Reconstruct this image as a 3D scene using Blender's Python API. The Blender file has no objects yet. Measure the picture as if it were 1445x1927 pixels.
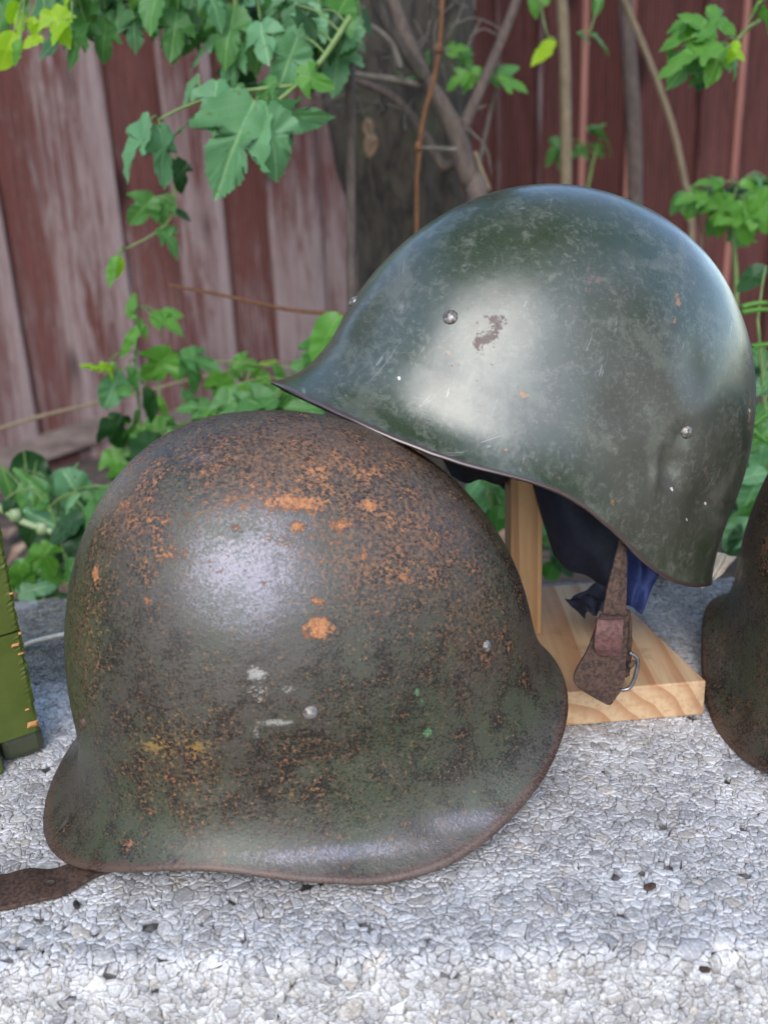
import bpy, math, random
import numpy as np
from mathutils import Vector, Matrix
random.seed(7); rng = np.random.default_rng(7)
S = bpy.context.scene; C = S.collection

# ------------------------------------------------------------------ camera
F, W, H = 1800.0, 1445.0, 1927.0
PITCH, ROLL, CH = math.radians(20), math.radians(2.5), 0.38
fw = np.array([0, math.cos(PITCH), -math.sin(PITCH)])
_r = np.array([1.0, 0, 0]); _u = np.array([0, math.sin(PITCH), math.cos(PITCH)])
cr = math.cos(ROLL) * _r - math.sin(ROLL) * _u
cu = math.cos(ROLL) * _u + math.sin(ROLL) * _r
CAM = np.array([0, 0, CH])
cd = bpy.data.cameras.new('camera'); cam = bpy.data.objects.new('camera', cd); C.objects.link(cam)
cam.matrix_world = Matrix(((cr[0], cu[0], -fw[0], 0), (cr[1], cu[1], -fw[1], 0), (cr[2], cu[2], -fw[2], CH), (0, 0, 0, 1)))
cd.sensor_fit = 'VERTICAL'; cd.sensor_height = 36; cd.lens = F / H * 36
cd.clip_start = 0.02; cd.clip_end = 500
cd.dof.use_dof = True; cd.dof.focus_distance = 0.60; cd.dof.aperture_fstop = 6.2
S.camera = cam

# ------------------------------------------------------------------ light
SUN_EL, SUN_AZ = math.radians(44), math.radians(188)      # azimuth of the sun, clockwise from +Y
wd = bpy.data.worlds.new('World'); S.world = wd; wd.use_nodes = True
nt = wd.node_tree; bg = nt.nodes['Background']
sky = nt.nodes.new('ShaderNodeTexSky'); sky.sky_type = 'NISHITA'; sky.sun_disc = False
sky.sun_elevation = SUN_EL; sky.sun_rotation = SUN_AZ; sky.air_density = 1.0; sky.dust_density = 1.0
nt.links.new(sky.outputs[0], bg.inputs[0]); bg.inputs[1].default_value = 0.15
sl = bpy.data.lights.new('sun', 'SUN'); sl.energy = 0.64; sl.angle = math.radians(42); sl.color = (1, 0.99, 0.985)
sun = bpy.data.objects.new('sun', sl); C.objects.link(sun)
sd = Vector((math.sin(SUN_AZ) * math.cos(SUN_EL), math.cos(SUN_AZ) * math.cos(SUN_EL), math.sin(SUN_EL)))
sun.rotation_euler = sd.to_track_quat('Z', 'Y').to_euler(); sun.location = (-2, -2, 4)
S.view_settings.view_transform = 'Standard'; S.view_settings.look = 'None'
S.view_settings.exposure = 1.57; S.view_settings.gamma = 1; S.view_settings.use_curve_mapping = False
S.render.engine = 'CYCLES'
S.cycles.use_denoising = True
S.cycles.max_bounces = 6

# ------------------------------------------------------------------ helpers
def ray(px, py): return fw + cr * (px - W / 2) / F - cu * (py - H / 2) / F
def at(px, py, Y):                       # point in the world at distance Y (metres into the yard)
    d = ray(px, py); return CAM + d * (Y / d[1])
def atz(px, py, z=0.0):
    d = ray(px, py); return CAM + d * ((z - CH) / d[2])
def atplane(px, py, p0, n):
    d = ray(px, py); return CAM + d * (np.dot(p0 - CAM, n) / np.dot(d, n))
def proj(p):
    d = p - CAM; z = d @ fw
    return np.stack([W / 2 + F * (d @ cr) / z, H / 2 - F * (d @ cu) / z], -1), z

MATW = {}
def tag(o, label=None, cat=None, group=None, kind=None):
    if label: o['label'] = label
    if cat: o['category'] = cat
    if group: o['group'] = group
    if kind: o['kind'] = kind
    return o
def empty(name, loc, rot=None, **k):
    o = bpy.data.objects.new(name, None); C.objects.link(o); o.empty_display_size = 0.02
    m = np.eye(4); m[:3, 3] = loc
    if rot is not None: m[:3, :3] = rot
    o.matrix_world = Matrix(m.tolist()); MATW[o.name] = m
    return tag(o, **k)
def tolocal(v, parent):
    v = np.asarray(v, float)
    if parent is None or parent.name not in MATW: return v
    m = MATW[parent.name]
    return (v - m[:3, 3]) @ m[:3, :3]
def mesh(name, v, f, mat=None, smooth=True):
    me = bpy.data.meshes.new(name)
    me.from_pydata(np.asarray(v, float).tolist(), [], f if isinstance(f, list) else f.tolist()); me.update()
    if smooth: me.polygons.foreach_set('use_smooth', np.ones(len(me.polygons), bool))
    for m in (mat if isinstance(mat, (list, tuple)) else [mat]):
        if m: me.materials.append(m)
    return me
def obj(name, v, f, mat, parent=None, smooth=True, **k):
    root = parent
    off = parent
    me = mesh(name, tolocal(v, root), f, mat, smooth)
    o = bpy.data.objects.new(name, me); C.objects.link(o)
    if parent is not None:
        o.parent = parent
        if parent.name in MATW: MATW[o.name] = MATW[parent.name]
    return tag(o, **k)
def attr(me, name, data):
    a = me.attributes.new(name, 'FLOAT_COLOR', 'POINT')
    d = np.ones((len(me.vertices), 4), np.float32); d[:, :data.shape[1]] = data
    a.data.foreach_set('color', d.ravel())
def fattr(me, name, data):
    a = me.attributes.new(name, 'FLOAT', 'POINT'); a.data.foreach_set('value', np.asarray(data, np.float32))

def vnoise(p, seed=0):                   # value noise of points, numpy
    p = np.asarray(p, float); i = np.floor(p).astype(np.int64); f = p - i; f = f * f * (3 - 2 * f)
    def h(a):
        n = (a[..., 0] * 374761393 + a[..., 1] * 668265263 + a[..., 2] * 2147483647 + seed * 974711) & 0xffffffff
        n = ((n ^ (n >> 13)) * 1274126177) & 0xffffffff
        return ((n ^ (n >> 16)) & 0xffff) / 65535.0
    o = 0
    for dx in (0, 1):
        for dy in (0, 1):
            for dz in (0, 1):
                w = (f[..., 0] if dx else 1 - f[..., 0]) * (f[..., 1] if dy else 1 - f[..., 1]) * (f[..., 2] if dz else 1 - f[..., 2])
                o = o + w * h(i + np.array([dx, dy, dz]))
    return o
def fbm(p, oct=4, seed=0):
    o = 0; a = 1; s = 0
    for k in range(oct):
        o = o + a * vnoise(np.asarray(p) * 2 ** k, seed + k); s += a; a *= .5
    return o / s

class MB:                                # collects shapes into one mesh
    def __init__(s): s.v = []; s.f = []
    def add(s, v, f):
        n = len(s.v); s.v += [tuple(x) for x in v]; s.f += [tuple(i + n for i in q) for q in f]
    def tube(s, pts, r0, r1=None, n=7, cap=True):
        pts = [np.asarray(p, float) for p in pts]; r1 = r0 if r1 is None else r1
        v = []; m = len(pts); ref = np.array([0.3, 0.9, 0.2])
        for i, p in enumerate(pts):
            t = pts[min(i + 1, m - 1)] - pts[max(i - 1, 0)]; t /= (np.linalg.norm(t) + 1e-9)
            a = np.cross(t, ref)
            if np.linalg.norm(a) < 0.2: a = np.cross(t, np.array([1, 0, 0.1]))
            a /= np.linalg.norm(a); b = np.cross(t, a)
            r = r0 + (r1 - r0) * i / max(1, m - 1)
            for k in range(n):
                q = 2 * math.pi * k / n; v.append(p + r * (math.cos(q) * a + math.sin(q) * b))
        f = [(i * n + k, i * n + (k + 1) % n, (i + 1) * n + (k + 1) % n, (i + 1) * n + k) for i in range(m - 1) for k in range(n)]
        if cap: f += [tuple(range(n - 1, -1, -1)), tuple((m - 1) * n + k for k in range(n))]
        s.add(v, f)
    def build(s, name, mat, parent=None, smooth=True, **k): return obj(name, s.v, s.f, mat, parent, smooth, **k)

def smooth_path(pts, n=5):
    pts = [np.asarray(p, float) for p in pts]
    if len(pts) < 3: return pts
    o = []
    for i in range(len(pts) - 1):
        p0 = pts[max(i - 1, 0)]; p1 = pts[i]; p2 = pts[i + 1]; p3 = pts[min(i + 2, len(pts) - 1)]
        for k in range(n):
            t = k / n
            o.append(0.5 * ((2 * p1) + (-p0 + p2) * t + (2 * p0 - 5 * p1 + 4 * p2 - p3) * t * t + (-p0 + 3 * p1 - 3 * p2 + p3) * t ** 3))
    o.append(pts[-1]); return o

def hexa(c8):                            # 8 corners: bottom 4 then top 4
    return list(c8), [(3, 2, 1, 0), (4, 5, 6, 7), (0, 1, 5, 4), (1, 2, 6, 5), (2, 3, 7, 6), (3, 0, 4, 7)]

# ------------------------------------------------------------------ materials
class NT:
    def __init__(s, name):
        s.m = bpy.data.materials.new(name); s.m.use_nodes = True; s.t = s.m.node_tree
        s.b = s.t.nodes['Principled BSDF']; s.out = s.t.nodes['Material Output']
    def n(s, typ, **k):
        x = s.t.nodes.new('ShaderNode' + typ)
        for a, b in k.items(): setattr(x, a, b)
        return x
    def put(s, sock, val):
        if val is None: return
        if isinstance(val, bpy.types.NodeSocket): s.t.links.new(val, sock)
        else:
            if hasattr(sock.default_value, '__len__') and not hasattr(val, '__len__'): val = (val,) * len(sock.default_value)
            if hasattr(sock.default_value, '__len__') and len(sock.default_value) == 4 and len(val) == 3: val = (*val, 1)
            sock.default_value = val
    def coord(s, kind='Object'): return s.n('TexCoord').outputs[kind]
    def mapping(s, vec, scale=(1, 1, 1), rot=(0, 0, 0), loc=(0, 0, 0)):
        x = s.n('Mapping'); s.put(x.inputs[0], vec); x.inputs['Scale'].default_value = scale; x.inputs['Rotation'].default_value = rot
        s.put(x.inputs['Location'], loc); return x.outputs[0]
    def noise(s, vec, scale, detail=4, rough=.55, dist=0, out=0):
        x = s.n('TexNoise'); s.put(x.inputs['Vector'], vec); x.inputs['Scale'].default_value = scale
        x.inputs['Detail'].default_value = detail; x.inputs['Roughness'].default_value = rough; x.inputs['Distortion'].default_value = dist
        return x.outputs[out]
    def voro(s, vec, scale, feature='F1', out=0):
        x = s.n('TexVoronoi', feature=feature); s.put(x.inputs['Vector'], vec); x.inputs['Scale'].default_value = scale; return x.outputs[out]
    def ramp(s, fac, lo, hi, a=0.0, b=1.0):
        x = s.n('MapRange', interpolation_type='SMOOTHSTEP'); s.put(x.inputs[0], fac)
        for i, q in enumerate((lo, hi, a, b)): s.put(x.inputs[i + 1], q)
        return x.outputs[0]
    def math(s, op, a, b=0.0, clamp=False):
        x = s.n('Math', operation=op, use_clamp=clamp); s.put(x.inputs[0], a); s.put(x.inputs[1], b); return x.outputs[0]
    def mix(s, fac, a, b, mode='MIX'):
        x = s.n('Mix', data_type='RGBA', blend_type=mode); s.put(x.inputs[0], fac); s.put(x.inputs[6], a); s.put(x.inputs[7], b); return x.outputs[2]
    def at(s, name, out='Color'):
        x = s.n('Attribute'); x.attribute_name = name; return x.outputs[out]
    def sep(s, c):
        x = s.n('SeparateColor'); s.put(x.inputs[0], c); return x.outputs
    def rand(s): return s.n('ObjectInfo').outputs['Random']
    def bump(s, h, strength=.3, dist=.001, normal=None):
        x = s.n('Bump'); x.inputs['Strength'].default_value = strength; x.inputs['Distance'].default_value = dist; s.put(x.inputs['Height'], h)
        if normal: s.put(x.inputs['Normal'], normal)
        return x.outputs[0]
    def fin(s, col, rough, bump=None, metal=None, spec=None):
        s.put(s.b.inputs['Base Color'], col); s.put(s.b.inputs['Roughness'], rough)
        if bump: s.put(s.b.inputs['Normal'], bump)
        if metal is not None: s.put(s.b.inputs['Metallic'], metal)
        if spec is not None: s.put(s.b.inputs['Specular IOR Level'], spec)
        return s.m

def mat_rusty():
    n = NT('rusty_olive_steel'); co = n.coord()
    w = n.sep(n.at('wear')); R, G, B = w[0], w[1], w[2]
    x = n.sep(n.at('marks')); PALE, CHIP, RIM = x[0], x[1], x[2]
    big = n.noise(co, 14, 5, .6); mid = n.noise(co, 60, 6, .65); fine = n.noise(co, 430, 5, .75); fin2 = n.noise(n.mapping(co, loc=(3, 1, 2)), 640, 4, .75)
    base = n.mix(n.ramp(big, .38, .62), (.048, .054, .030), (.056, .046, .036))
    base = n.mix(n.ramp(mid, .45, .7), base, (.034, .030, .026))
    base = n.mix(n.math('MULTIPLY', n.ramp(G, .25, .9), .75), base, (.060, .036, .030))
    # fine tan / dark speckle of flaking paint
    thr = n.math('SUBTRACT', .555, n.math('MULTIPLY', G, .125))
    sp = n.ramp(n.math('ADD', n.math('MULTIPLY', fine, .8), n.math('MULTIPLY', mid, .2)), thr, n.math('ADD', thr, .06))
    base = n.mix(n.math('MULTIPLY', sp, .8), base, n.mix(n.ramp(fin2, .4, .6), (.125, .082, .052), (.25, .118, .052)))
    dk = n.ramp(n.math('ADD', n.math('MULTIPLY', fin2, .7), n.math('MULTIPLY', mid, .3)), .51, .59); base = n.mix(n.math('MULTIPLY', dk, .48), base, (.020, .016, .015))
    # orange rust blooms
    mo = n.math('ADD', R, n.math('MULTIPLY', n.math('SUBTRACT', n.math('ADD', n.math('MULTIPLY', mid, .35), n.math('MULTIPLY', fine, .65)), .5), 4.2))
    om = n.ramp(mo, .40, .66)
    base = n.mix(n.math('MULTIPLY', om, .88), base, n.mix(n.ramp(n.math('ADD', n.math('MULTIPLY', fin2, .5), n.math('MULTIPLY', mid, .5)), .40, .60), (.17, .060, .026), (.37, .150, .052)))
    om2 = n.ramp(mo, .72, .84); base = n.mix(n.math('MULTIPLY', om2, .8), base, n.mix(n.ramp(fin2, .4, .6), (.30, .10, .030), (.50, .215, .075)))
    # ochre stain
    oc = n.ramp(n.math('ADD', B, n.math('MULTIPLY', n.math('SUBTRACT', fine, .5), 4.0)), .45, .75)
    base = n.mix(n.math('MULTIPLY', oc, .8), base, (.26, .15, .035))
    pl = n.ramp(n.math('ADD', PALE, n.math('MULTIPLY', n.math('SUBTRACT', fin2, .5), 2.0)), .5, .7)
    base = n.mix(n.math('MULTIPLY', pl, .75), base, (.36, .34, .31))
    ch = n.ramp(n.math('ADD', CHIP, n.math('MULTIPLY', n.math('SUBTRACT', fine, .5), 1.5)), .5, .6)
    base = n.mix(ch, base, (.10, .20, .085))
    bare = n.ramp(n.math('ADD', n.at('bare', 'Fac'), n.math('MULTIPLY', n.math('SUBTRACT', n.math('ADD', n.math('MULTIPLY', fin2, .7), n.math('MULTIPLY', mid, .3)), .5), 2.4)), .30, 1.0)  # worn metal tone that also paints the highlight into the colour
    bare = n.math('MULTIPLY', bare, n.math('SUBTRACT', 1.0, om))
    base = n.mix(n.math('MULTIPLY', bare, .7), base, (.185, .175, .205))
    rm = n.ramp(n.math('ADD', RIM, n.math('MULTIPLY', n.math('SUBTRACT', fine, .5), .9)), .55, .9)
    base = n.mix(n.math('MULTIPLY', rm, .8), base, (.085, .045, .032))
    pol = n.ramp(n.math('ADD', n.math('MULTIPLY', fin2, .6), n.math('MULTIPLY', mid, .4)), .46, .54)
    ro = n.math('SUBTRACT', .45, n.math('ADD', n.math('MULTIPLY', pol, .20), n.math('MULTIPLY', bare, .06)))
    ro = n.math('ADD', ro, n.math('MULTIPLY', n.math('MAXIMUM', om, oc), .35))
    h = n.math('ADD', n.math('MULTIPLY', fine, .7), n.math('MULTIPLY', fin2, .5))
    h = n.math('ADD', h, n.math('MULTIPLY', om, .3))
    b = n.bump(h, .5, .0009, n.bump(big, .25, .004))
    n.put(n.b.inputs['Coat Weight'], 0.0)
    return n.fin(base, ro, b, n.math('MULTIPLY', n.math('MAXIMUM', n.math('MULTIPLY', bare, 1.5), n.math('MULTIPLY', pol, n.math('SUBTRACT', 1.0, om))), .40), .70)

def mat_green():
    n = NT('worn_green_enamel'); co = n.coord()
    w = n.sep(n.at('wear')); R, G, B = w[0], w[1], w[2]
    x = n.sep(n.at('marks')); PALE, CHIP, RIM = x[0], x[1], x[2]
    big = n.noise(co, 11, 5, .6); mid = n.noise(co, 48, 6, .7); fine = n.noise(co, 300, 5, .7)
    st = n.noise(n.mapping(co, scale=(1, .35, 1), rot=(.4, .3, .9)), 210, 8, .8, .7)
    base = n.mix(n.ramp(big, .35, .65), (.032, .045, .021), (.050, .056, .036))
    base = n.mix(n.math('MULTIPLY', n.ramp(n.math('ADD', G, n.math('MULTIPLY', n.math('SUBTRACT', mid, .5), .9)), .3, .8), .75), base, (.062, .056, .044))
    sc = n.ramp(st, .50, .60); msk = n.ramp(mid, .42, .56)
    base = n.mix(n.math('MULTIPLY', n.math('MULTIPLY', sc, msk), .5), base, (.150, .158, .118))
    sc2 = n.ramp(fine, .55, .63); base = n.mix(n.math('MULTIPLY', n.math('MULTIPLY', sc2, n.ramp(big, .4, .6)), .5), base, (.15, .12, .10))
    cl = n.ramp(n.math('ADD', n.math('MULTIPLY', n.noise(co, 24, 6, .7, .5), .7), n.math('MULTIPLY', st, .3)), .49, .60); base = n.mix(n.math('MULTIPLY', cl, .6), base, (.112, .118, .085))
    # long thin scratches
    for k, (sc_, ro_) in enumerate((((9, 160, 9), (0, .3, .5)), ((120, 7, 14), (.2, .5, 1.9)))):
        v = n.noise(n.mapping(co, scale=sc_, rot=ro_), 2.2, 2, .5, 1.2)
        base = n.mix(n.math('MULTIPLY', n.math('MULTIPLY', n.ramp(v, .69, .72), n.ramp(mid, .48, .6)), .6), base, (.24, .24, .21))
    om = n.ramp(n.math('ADD', R, n.math('MULTIPLY', n.math('SUBTRACT', fine, .5), 1.6)), .42, .62)
    base = n.mix(n.math('MULTIPLY', om, .85), base, (.30, .14, .045))
    bm = n.ramp(n.math('ADD', B, n.math('MULTIPLY', n.math('SUBTRACT', n.noise(co, 150, 6, .7), .5), 3.0)), .42, .62)
    base = n.mix(n.math('MULTIPLY', bm, .9), base, (.125, .085, .074))
    pl = n.ramp(n.math('ADD', PALE, n.math('MULTIPLY', n.math('SUBTRACT', fine, .5), 1.2)), .45, .6)
    base = n.mix(n.math('MULTIPLY', pl, .9), base, (.62, .57, .47))
    rm = n.ramp(n.math('ADD', RIM, n.math('MULTIPLY', n.math('SUBTRACT', fine, .5), .9)), .6, .85)
    base = n.mix(rm, base, (.070, .045, .038))
    ro = n.ramp(n.math('ADD', n.math('MULTIPLY', st, .5), n.math('MULTIPLY', big, .5)), .38, .60, .27, .44)
    ro = n.math('ADD', ro, n.math('MULTIPLY', n.math('MAXIMUM', om, n.ramp(G, .4, 1.0)), .14))
    b = n.bump(n.math('ADD', n.math('MULTIPLY', fine, .6), n.math('MULTIPLY', st, .5)), .16, .0007, n.bump(big, .25, .004))
    n.put(n.b.inputs['Coat Weight'], n.math('MULTIPLY', n.math('SUBTRACT', 1.0, bm), .6)); n.put(n.b.inputs['Coat Roughness'], .22)
    ro = n.math('ADD', ro, n.math('MULTIPLY', bm, .25))
    return n.fin(base, ro, b, .14, .75)

def mat_inside():
    n = NT('dark_steel_inside'); return n.fin(n.mix(n.noise(n.coord(), 90, 4), (.02, .02, .016), (.045, .036, .028)), .7)
def mat_rivet(name, c, r):
    n = NT(name); f = n.noise(n.coord(), 500, 4); return n.fin(n.mix(n.ramp(f, .42, .6), c, (c[0] * .4, c[1] * .35, c[2] * .3)), r, n.bump(f, .3, .0005), .5)
def mat_wood(name, a, b, axis=0, scale=1.0, rough=.55, loc=(0, 0, 0)):
    n = NT(name); co = n.coord(); sc = [1.0] * 3; sc[axis] = .10
    v = n.mapping(co, scale=tuple(sc), loc=loc); wob = n.noise(n.mapping(co, scale=tuple(sc)), 16, 2, .5, 0, 1)
    vm = n.n('VectorMath', operation='MULTIPLY_ADD'); n.put(vm.inputs[0], wob); n.put(vm.inputs[1], (.018, .018, .018)); n.put(vm.inputs[2], v)
    wv = n.n('TexWave', wave_type='RINGS', wave_profile='SAW', rings_direction='XYZ'[axis]); n.put(wv.inputs['Vector'], vm.outputs[0]); wv.inputs['Scale'].default_value = 22 * scale
    sc2 = [170] * 3; sc2[axis] = 9; g = n.noise(n.mapping(co, scale=tuple(sc2)), 1.2, 5, .6)
    c = n.mix(n.ramp(wv.outputs[1], .35, 1.0), a, b); c = n.mix(n.ramp(g, .42, .68, 0, .4), c, (b[0] * .8, b[1] * .7, b[2] * .6))
    dt = n.noise(co, 30, 6, .7); c = n.mix(n.ramp(dt, .54, .70, 0, .35), c, (.16, .10, .06))
    return n.fin(c, rough, n.bump(g, .22, .0008))
def mat_fence():
    n = NT('faded_red_fence_wood'); co = n.coord(); rd = n.rand(); pale = n.sep(n.at('fade'))[0]
    off = n.n('CombineXYZ'); n.put(off.inputs[0], n.math('MULTIPLY', rd, 37.0)); n.put(off.inputs[2], n.math('MULTIPLY', rd, 91.0))
    v = n.mapping(co, loc=off.outputs[0])
    g = n.noise(n.mapping(v, scale=(52, 52, 3.6)), 1.6, 8, .74, .9)
    g2 = n.noise(n.mapping(v, scale=(260, 90, 4.5)), 1.4, 5, .65, .2)
    wv = n.n('TexWave', wave_type='BANDS', bands_direction='X'); n.put(wv.inputs['Vector'], n.mapping(v, scale=(9, 9, .9)))
    wv.inputs['Scale'].default_value = 3.0; wv.inputs['Distortion'].default_value = 7; wv.inputs['Detail'].default_value = 3; wv.inputs['Detail Scale'].default_value = .7
    c = n.mix(rd, (.105, .033, .026), (.150, .058, .049))
    c = n.mix(n.ramp(g, .4, .7), c, (.045, .013, .011))
    c = n.mix(n.math('MULTIPLY', n.ramp(wv.outputs[1], .45, .95), .5), c, (.19, .080, .068))
    m = n.math('ADD', pale, n.math('MULTIPLY', n.math('SUBTRACT', n.math('ADD', n.math('MULTIPLY', g, .7), n.math('MULTIPLY', g2, .5)), .6), 3.4))
    wm = n.ramp(m, .28, 1.0)
    c = n.mix(n.math('MULTIPLY', wm, .82), c, n.mix(g2, (.27, .175, .16), (.47, .39, .375)))
    kn = n.voro(n.mapping(v, scale=(7.5, 7.5, 2.6)), 1.0); c = n.mix(n.ramp(kn, .07, .22, .8, 0), c, (.022, .010, .009))
    c = n.mix(n.math('MULTIPLY', n.ramp(g2, .56, .66), .55), c, (.040, .016, .014))
    return n.fin(c, .85, n.bump(n.math('ADD', g, g2), .6, .004), None, .15)
def mat_plain_wood(name, a, b, sc=(40, 40, 2)):
    n = NT(name); v = n.mapping(n.coord(), scale=sc); g = n.noise(v, 1.5, 5, .65)
    return n.fin(n.mix(n.ramp(g, .35, .68), a, b), .8, n.bump(g, .3, .002))
def mat_bark(name, a, b, c, scale=1.0):
    n = NT(name); co = n.coord(); g = n.noise(n.mapping(co, scale=(26 * scale, 26 * scale, 8 * scale)), 1.5, 8, .75, .9); m = n.noise(co, 7 * scale, 4, .6)
    x = n.mix(n.ramp(g, .36, .66), a, b); x = n.mix(n.ramp(m, .52, .68, 0, .6), x, c)
    return n.fin(x, .88, n.bump(g, .7, .012 / scale))
def mat_leaf(name, a, b, tint=.75, rough=.45, trans=.35):
    n = NT(name); rd = n.rand(); uv = n.n('UVMap').outputs[0]; s = n.n('SeparateXYZ'); n.put(s.inputs[0], uv)
    ax = n.math('ABSOLUTE', n.math('SUBTRACT', s.outputs[0], .5))
    vein = n.ramp(ax, .006, .022, 1, 0)
    side = n.math('ABSOLUTE', n.math('SINE', n.math('MULTIPLY', n.math('SUBTRACT', s.outputs[1], n.math('MULTIPLY', ax, 1.0)), 32.0)))
    v2 = n.math('MULTIPLY', n.ramp(side, .0, .14, 1, 0), .5)
    nz = n.noise(n.coord(), 5, 3)
    c = n.mix(n.math('ADD', n.math('MULTIPLY', rd, .7), n.math('MULTIPLY', nz, .3)), a, b)
    c = n.mix(n.math('MULTIPLY', n.math('MAXIMUM', vein, v2), tint), c, (b[0] * 2.2 + .03, b[1] * 1.6 + .04, b[2] * 1.7 + .02))
    spot = n.noise(n.coord(), 11, 4, .6); c = n.mix(n.math('MULTIPLY', n.ramp(n.math('ADD', spot, n.math('MULTIPLY', rd, .06)), .70, .74), .8), c, (.13, .085, .03))
    n.fin(c, rough, n.bump(n.math('MAXIMUM', vein, v2), .3, .02))
    tr = n.n('BsdfTranslucent'); n.put(tr.inputs[0], n.mix(.5, c, (b[0] * 1.4, b[1] * 1.6, b[2] * .5)))
    ms = n.n('MixShader'); ms.inputs[0].default_value = trans
    n.t.links.new(n.b.outputs[0], ms.inputs[1]); n.t.links.new(tr.outputs[0], ms.inputs[2]); n.t.links.new(ms.outputs[0], n.out.inputs[0])
    return n.m
def mat_stone(name='aggregate_stone'):
    n = NT(name); co = n.coord(); c = n.at('tint')
    f = n.noise(co, 260, 4, .65); f2 = n.noise(co, 620, 4, .7); film = n.noise(co, 42, 5, .65)
    x = n.mix(n.ramp(f, .3, .7, 0, .45), c, n.mix(.5, c, (.30, .29, .30)))
    tone = n.noise(co, 16, 5, .65); x = n.mix(n.ramp(tone, .40, .62, .45, 0), x, (.22, .215, .22))
    x = n.mix(n.math('MULTIPLY', n.ramp(n.math('ADD', n.math('MULTIPLY', film, .55), n.math('MULTIPLY', f, .45)), .50, .60), .55), x, (.74, .72, .70))
    dn = n.noise(co, 9, 4, .6); dirt = n.sep(n.at('dirt'))[0]
    dm = n.ramp(n.math('ADD', dirt, n.math('MULTIPLY', n.math('SUBTRACT', dn, .5), .9)), .35, .75)
    x = n.mix(n.math('MULTIPLY', dm, .9), x, n.mix(n.ramp(n.noise(co, 110, 5, .75), .40, .62), (.034, .033, .020), (.18, .165, .110)))
    x = n.mix(n.ramp(f2, .36, .50, .55, 0), x, n.mix(.62, x, (.10, .085, .08))); x = n.mix(n.ramp(f2, .54, .64, 0, .5), x, (.80, .79, .80))
    return n.fin(x, .62, n.bump(n.math('ADD', f, n.math('MULTIPLY', f2, .8)), .55, .0008))
def mat_bed():
    n = NT('cement_bed'); co = n.coord(); return n.fin(n.mix(n.ramp(n.noise(co, 130, 4), .4, .65), (.045, .038, .034), (.16, .15, .14)), .9)
def mat_simple(name, a, b, scale, rough, bs=.2, bd=.001):
    n = NT(name); f = n.noise(n.coord(), scale, 5, .65); return n.fin(n.mix(n.ramp(f, .35, .65), a, b), rough, n.bump(f, bs, bd))

M = dict(rusty=mat_rusty(), green=mat_green(), inside=mat_inside(),
    rivet=mat_rivet('worn_rivet_steel', (.30, .28, .26), .38), rust_rivet=mat_rivet('rusted_rivet', (.13, .08, .065), .6),
    pine=mat_wood('fresh_pine', (.53, .36, .205), (.40, .205, .10), 1, 1.0, .55, (.045, 0, .045)), pine_post=mat_wood('pine_post', (.45, .27, .125), (.32, .16, .066), 2, 1.3, .55, (.13, .03, 0)),
    fence=mat_fence(), sunlit_wood=mat_plain_wood('sunlit_pink_wood', (.46, .20, .14), (.33, .12, .09)), rail=mat_plain_wood('weathered_rail', (.24, .18, .15), (.12, .085, .07), (3, 40, 40)),
    bark=mat_bark('mossy_bark', (.090, .072, .052), (.020, .016, .013), (.070, .075, .034)), twig=mat_bark('shrub_bark', (.17, .125, .10), (.085, .06, .05), (.11, .09, .075), 3),
    grey_twig=mat_bark('dead_twig', (.19, .165, .13), (.09, .075, .06), (.13, .11, .09), 4), tan=mat_bark('tan_stem', (.30, .23, .14), (.18, .13, .08), (.24, .18, .1), 4),
    copper=mat_bark('orange_stem', (.22, .095, .038), (.12, .05, .02), (.17, .08, .035), 5),
    green_stem=mat_simple('green_stem', (.13, .22, .05), (.20, .28, .09), 40, .5), pale_stem=mat_simple('pale_green_stem', (.34, .42, .22), (.22, .30, .13), 30, .5),
    leaf_blue=mat_leaf('leaf_blue_green', (.110, .275, .115), (.170, .375, .175)), leaf=mat_leaf('leaf_green', (.065, .195, .045), (.105, .275, .065)),
    leaf_dark=mat_leaf('leaf_dark_green', (.016, .060, .016), (.030, .095, .024), .25), leaf_lime=mat_leaf('leaf_young_and_sunlit_lime', (.32, .56, .02), (.48, .68, .04), .3, .45, .55),  # lime tone also paints in sunlight on the leaves
    leaf_fresh=mat_leaf('leaf_fresh_green', (.095, .27, .035), (.14, .34, .05), .3),
    dry=mat_simple('dry_leaf', (.22, .13, .085), (.36, .25, .17), 30, .8), soil=mat_simple('soil', (.05, .035, .028), (.12, .085, .065), 12, .95, .6, .02),
    leather=mat_simple('brown_leather', (.026, .014, .010), (.088, .046, .030), 420, .80, .8, .0010), leather_pale=mat_simple('pinkish_worn_leather', (.150, .064, .055), (.070, .031, .027), 330, .7, .5, .001),
    navy=mat_simple('navy_cloth', (.005, .007, .016), (.010, .013, .030), 250, .75, .3, .0006), blue=mat_simple('lit_navy_cloth', (.014, .026, .110), (.024, .042, .150), 200, .7, .3, .0008), cream=mat_simple('cream_cord_and_lit_rim', (.62, .54, .44), (.74, .68, .58), 160, .6, .3, .0006), shade_sheet=mat_simple('dark_interior_shade', (.012, .013, .018), (.020, .021, .027), 200, .8),
    steel=mat_simple('buckle_steel', (.32, .31, .31), (.20, .18, .17), 200, .35), olive=mat_simple('olive_paint', (.060, .082, .010), (.082, .104, .016), 30, .48, .15, .001), olive_dark=mat_simple('dark_olive_paint', (.036, .042, .020), (.055, .06, .03), 60, .6),
    bare=mat_simple('bare_splinter_wood', (.50, .25, .08), (.36, .16, .05), 200, .7), stone=mat_stone(), bed=mat_bed(), soilpellet=mat_simple('black_pellet', (.012, .011, .010), (.03, .025, .02), 300, .8, .6, .001),
    grass=mat_simple('grass_blades', (.05, .12, .02), (.10, .19, .04), 10, .6))
M['steel'].node_tree.nodes['Principled BSDF'].inputs['Metallic'].default_value = .8

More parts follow.
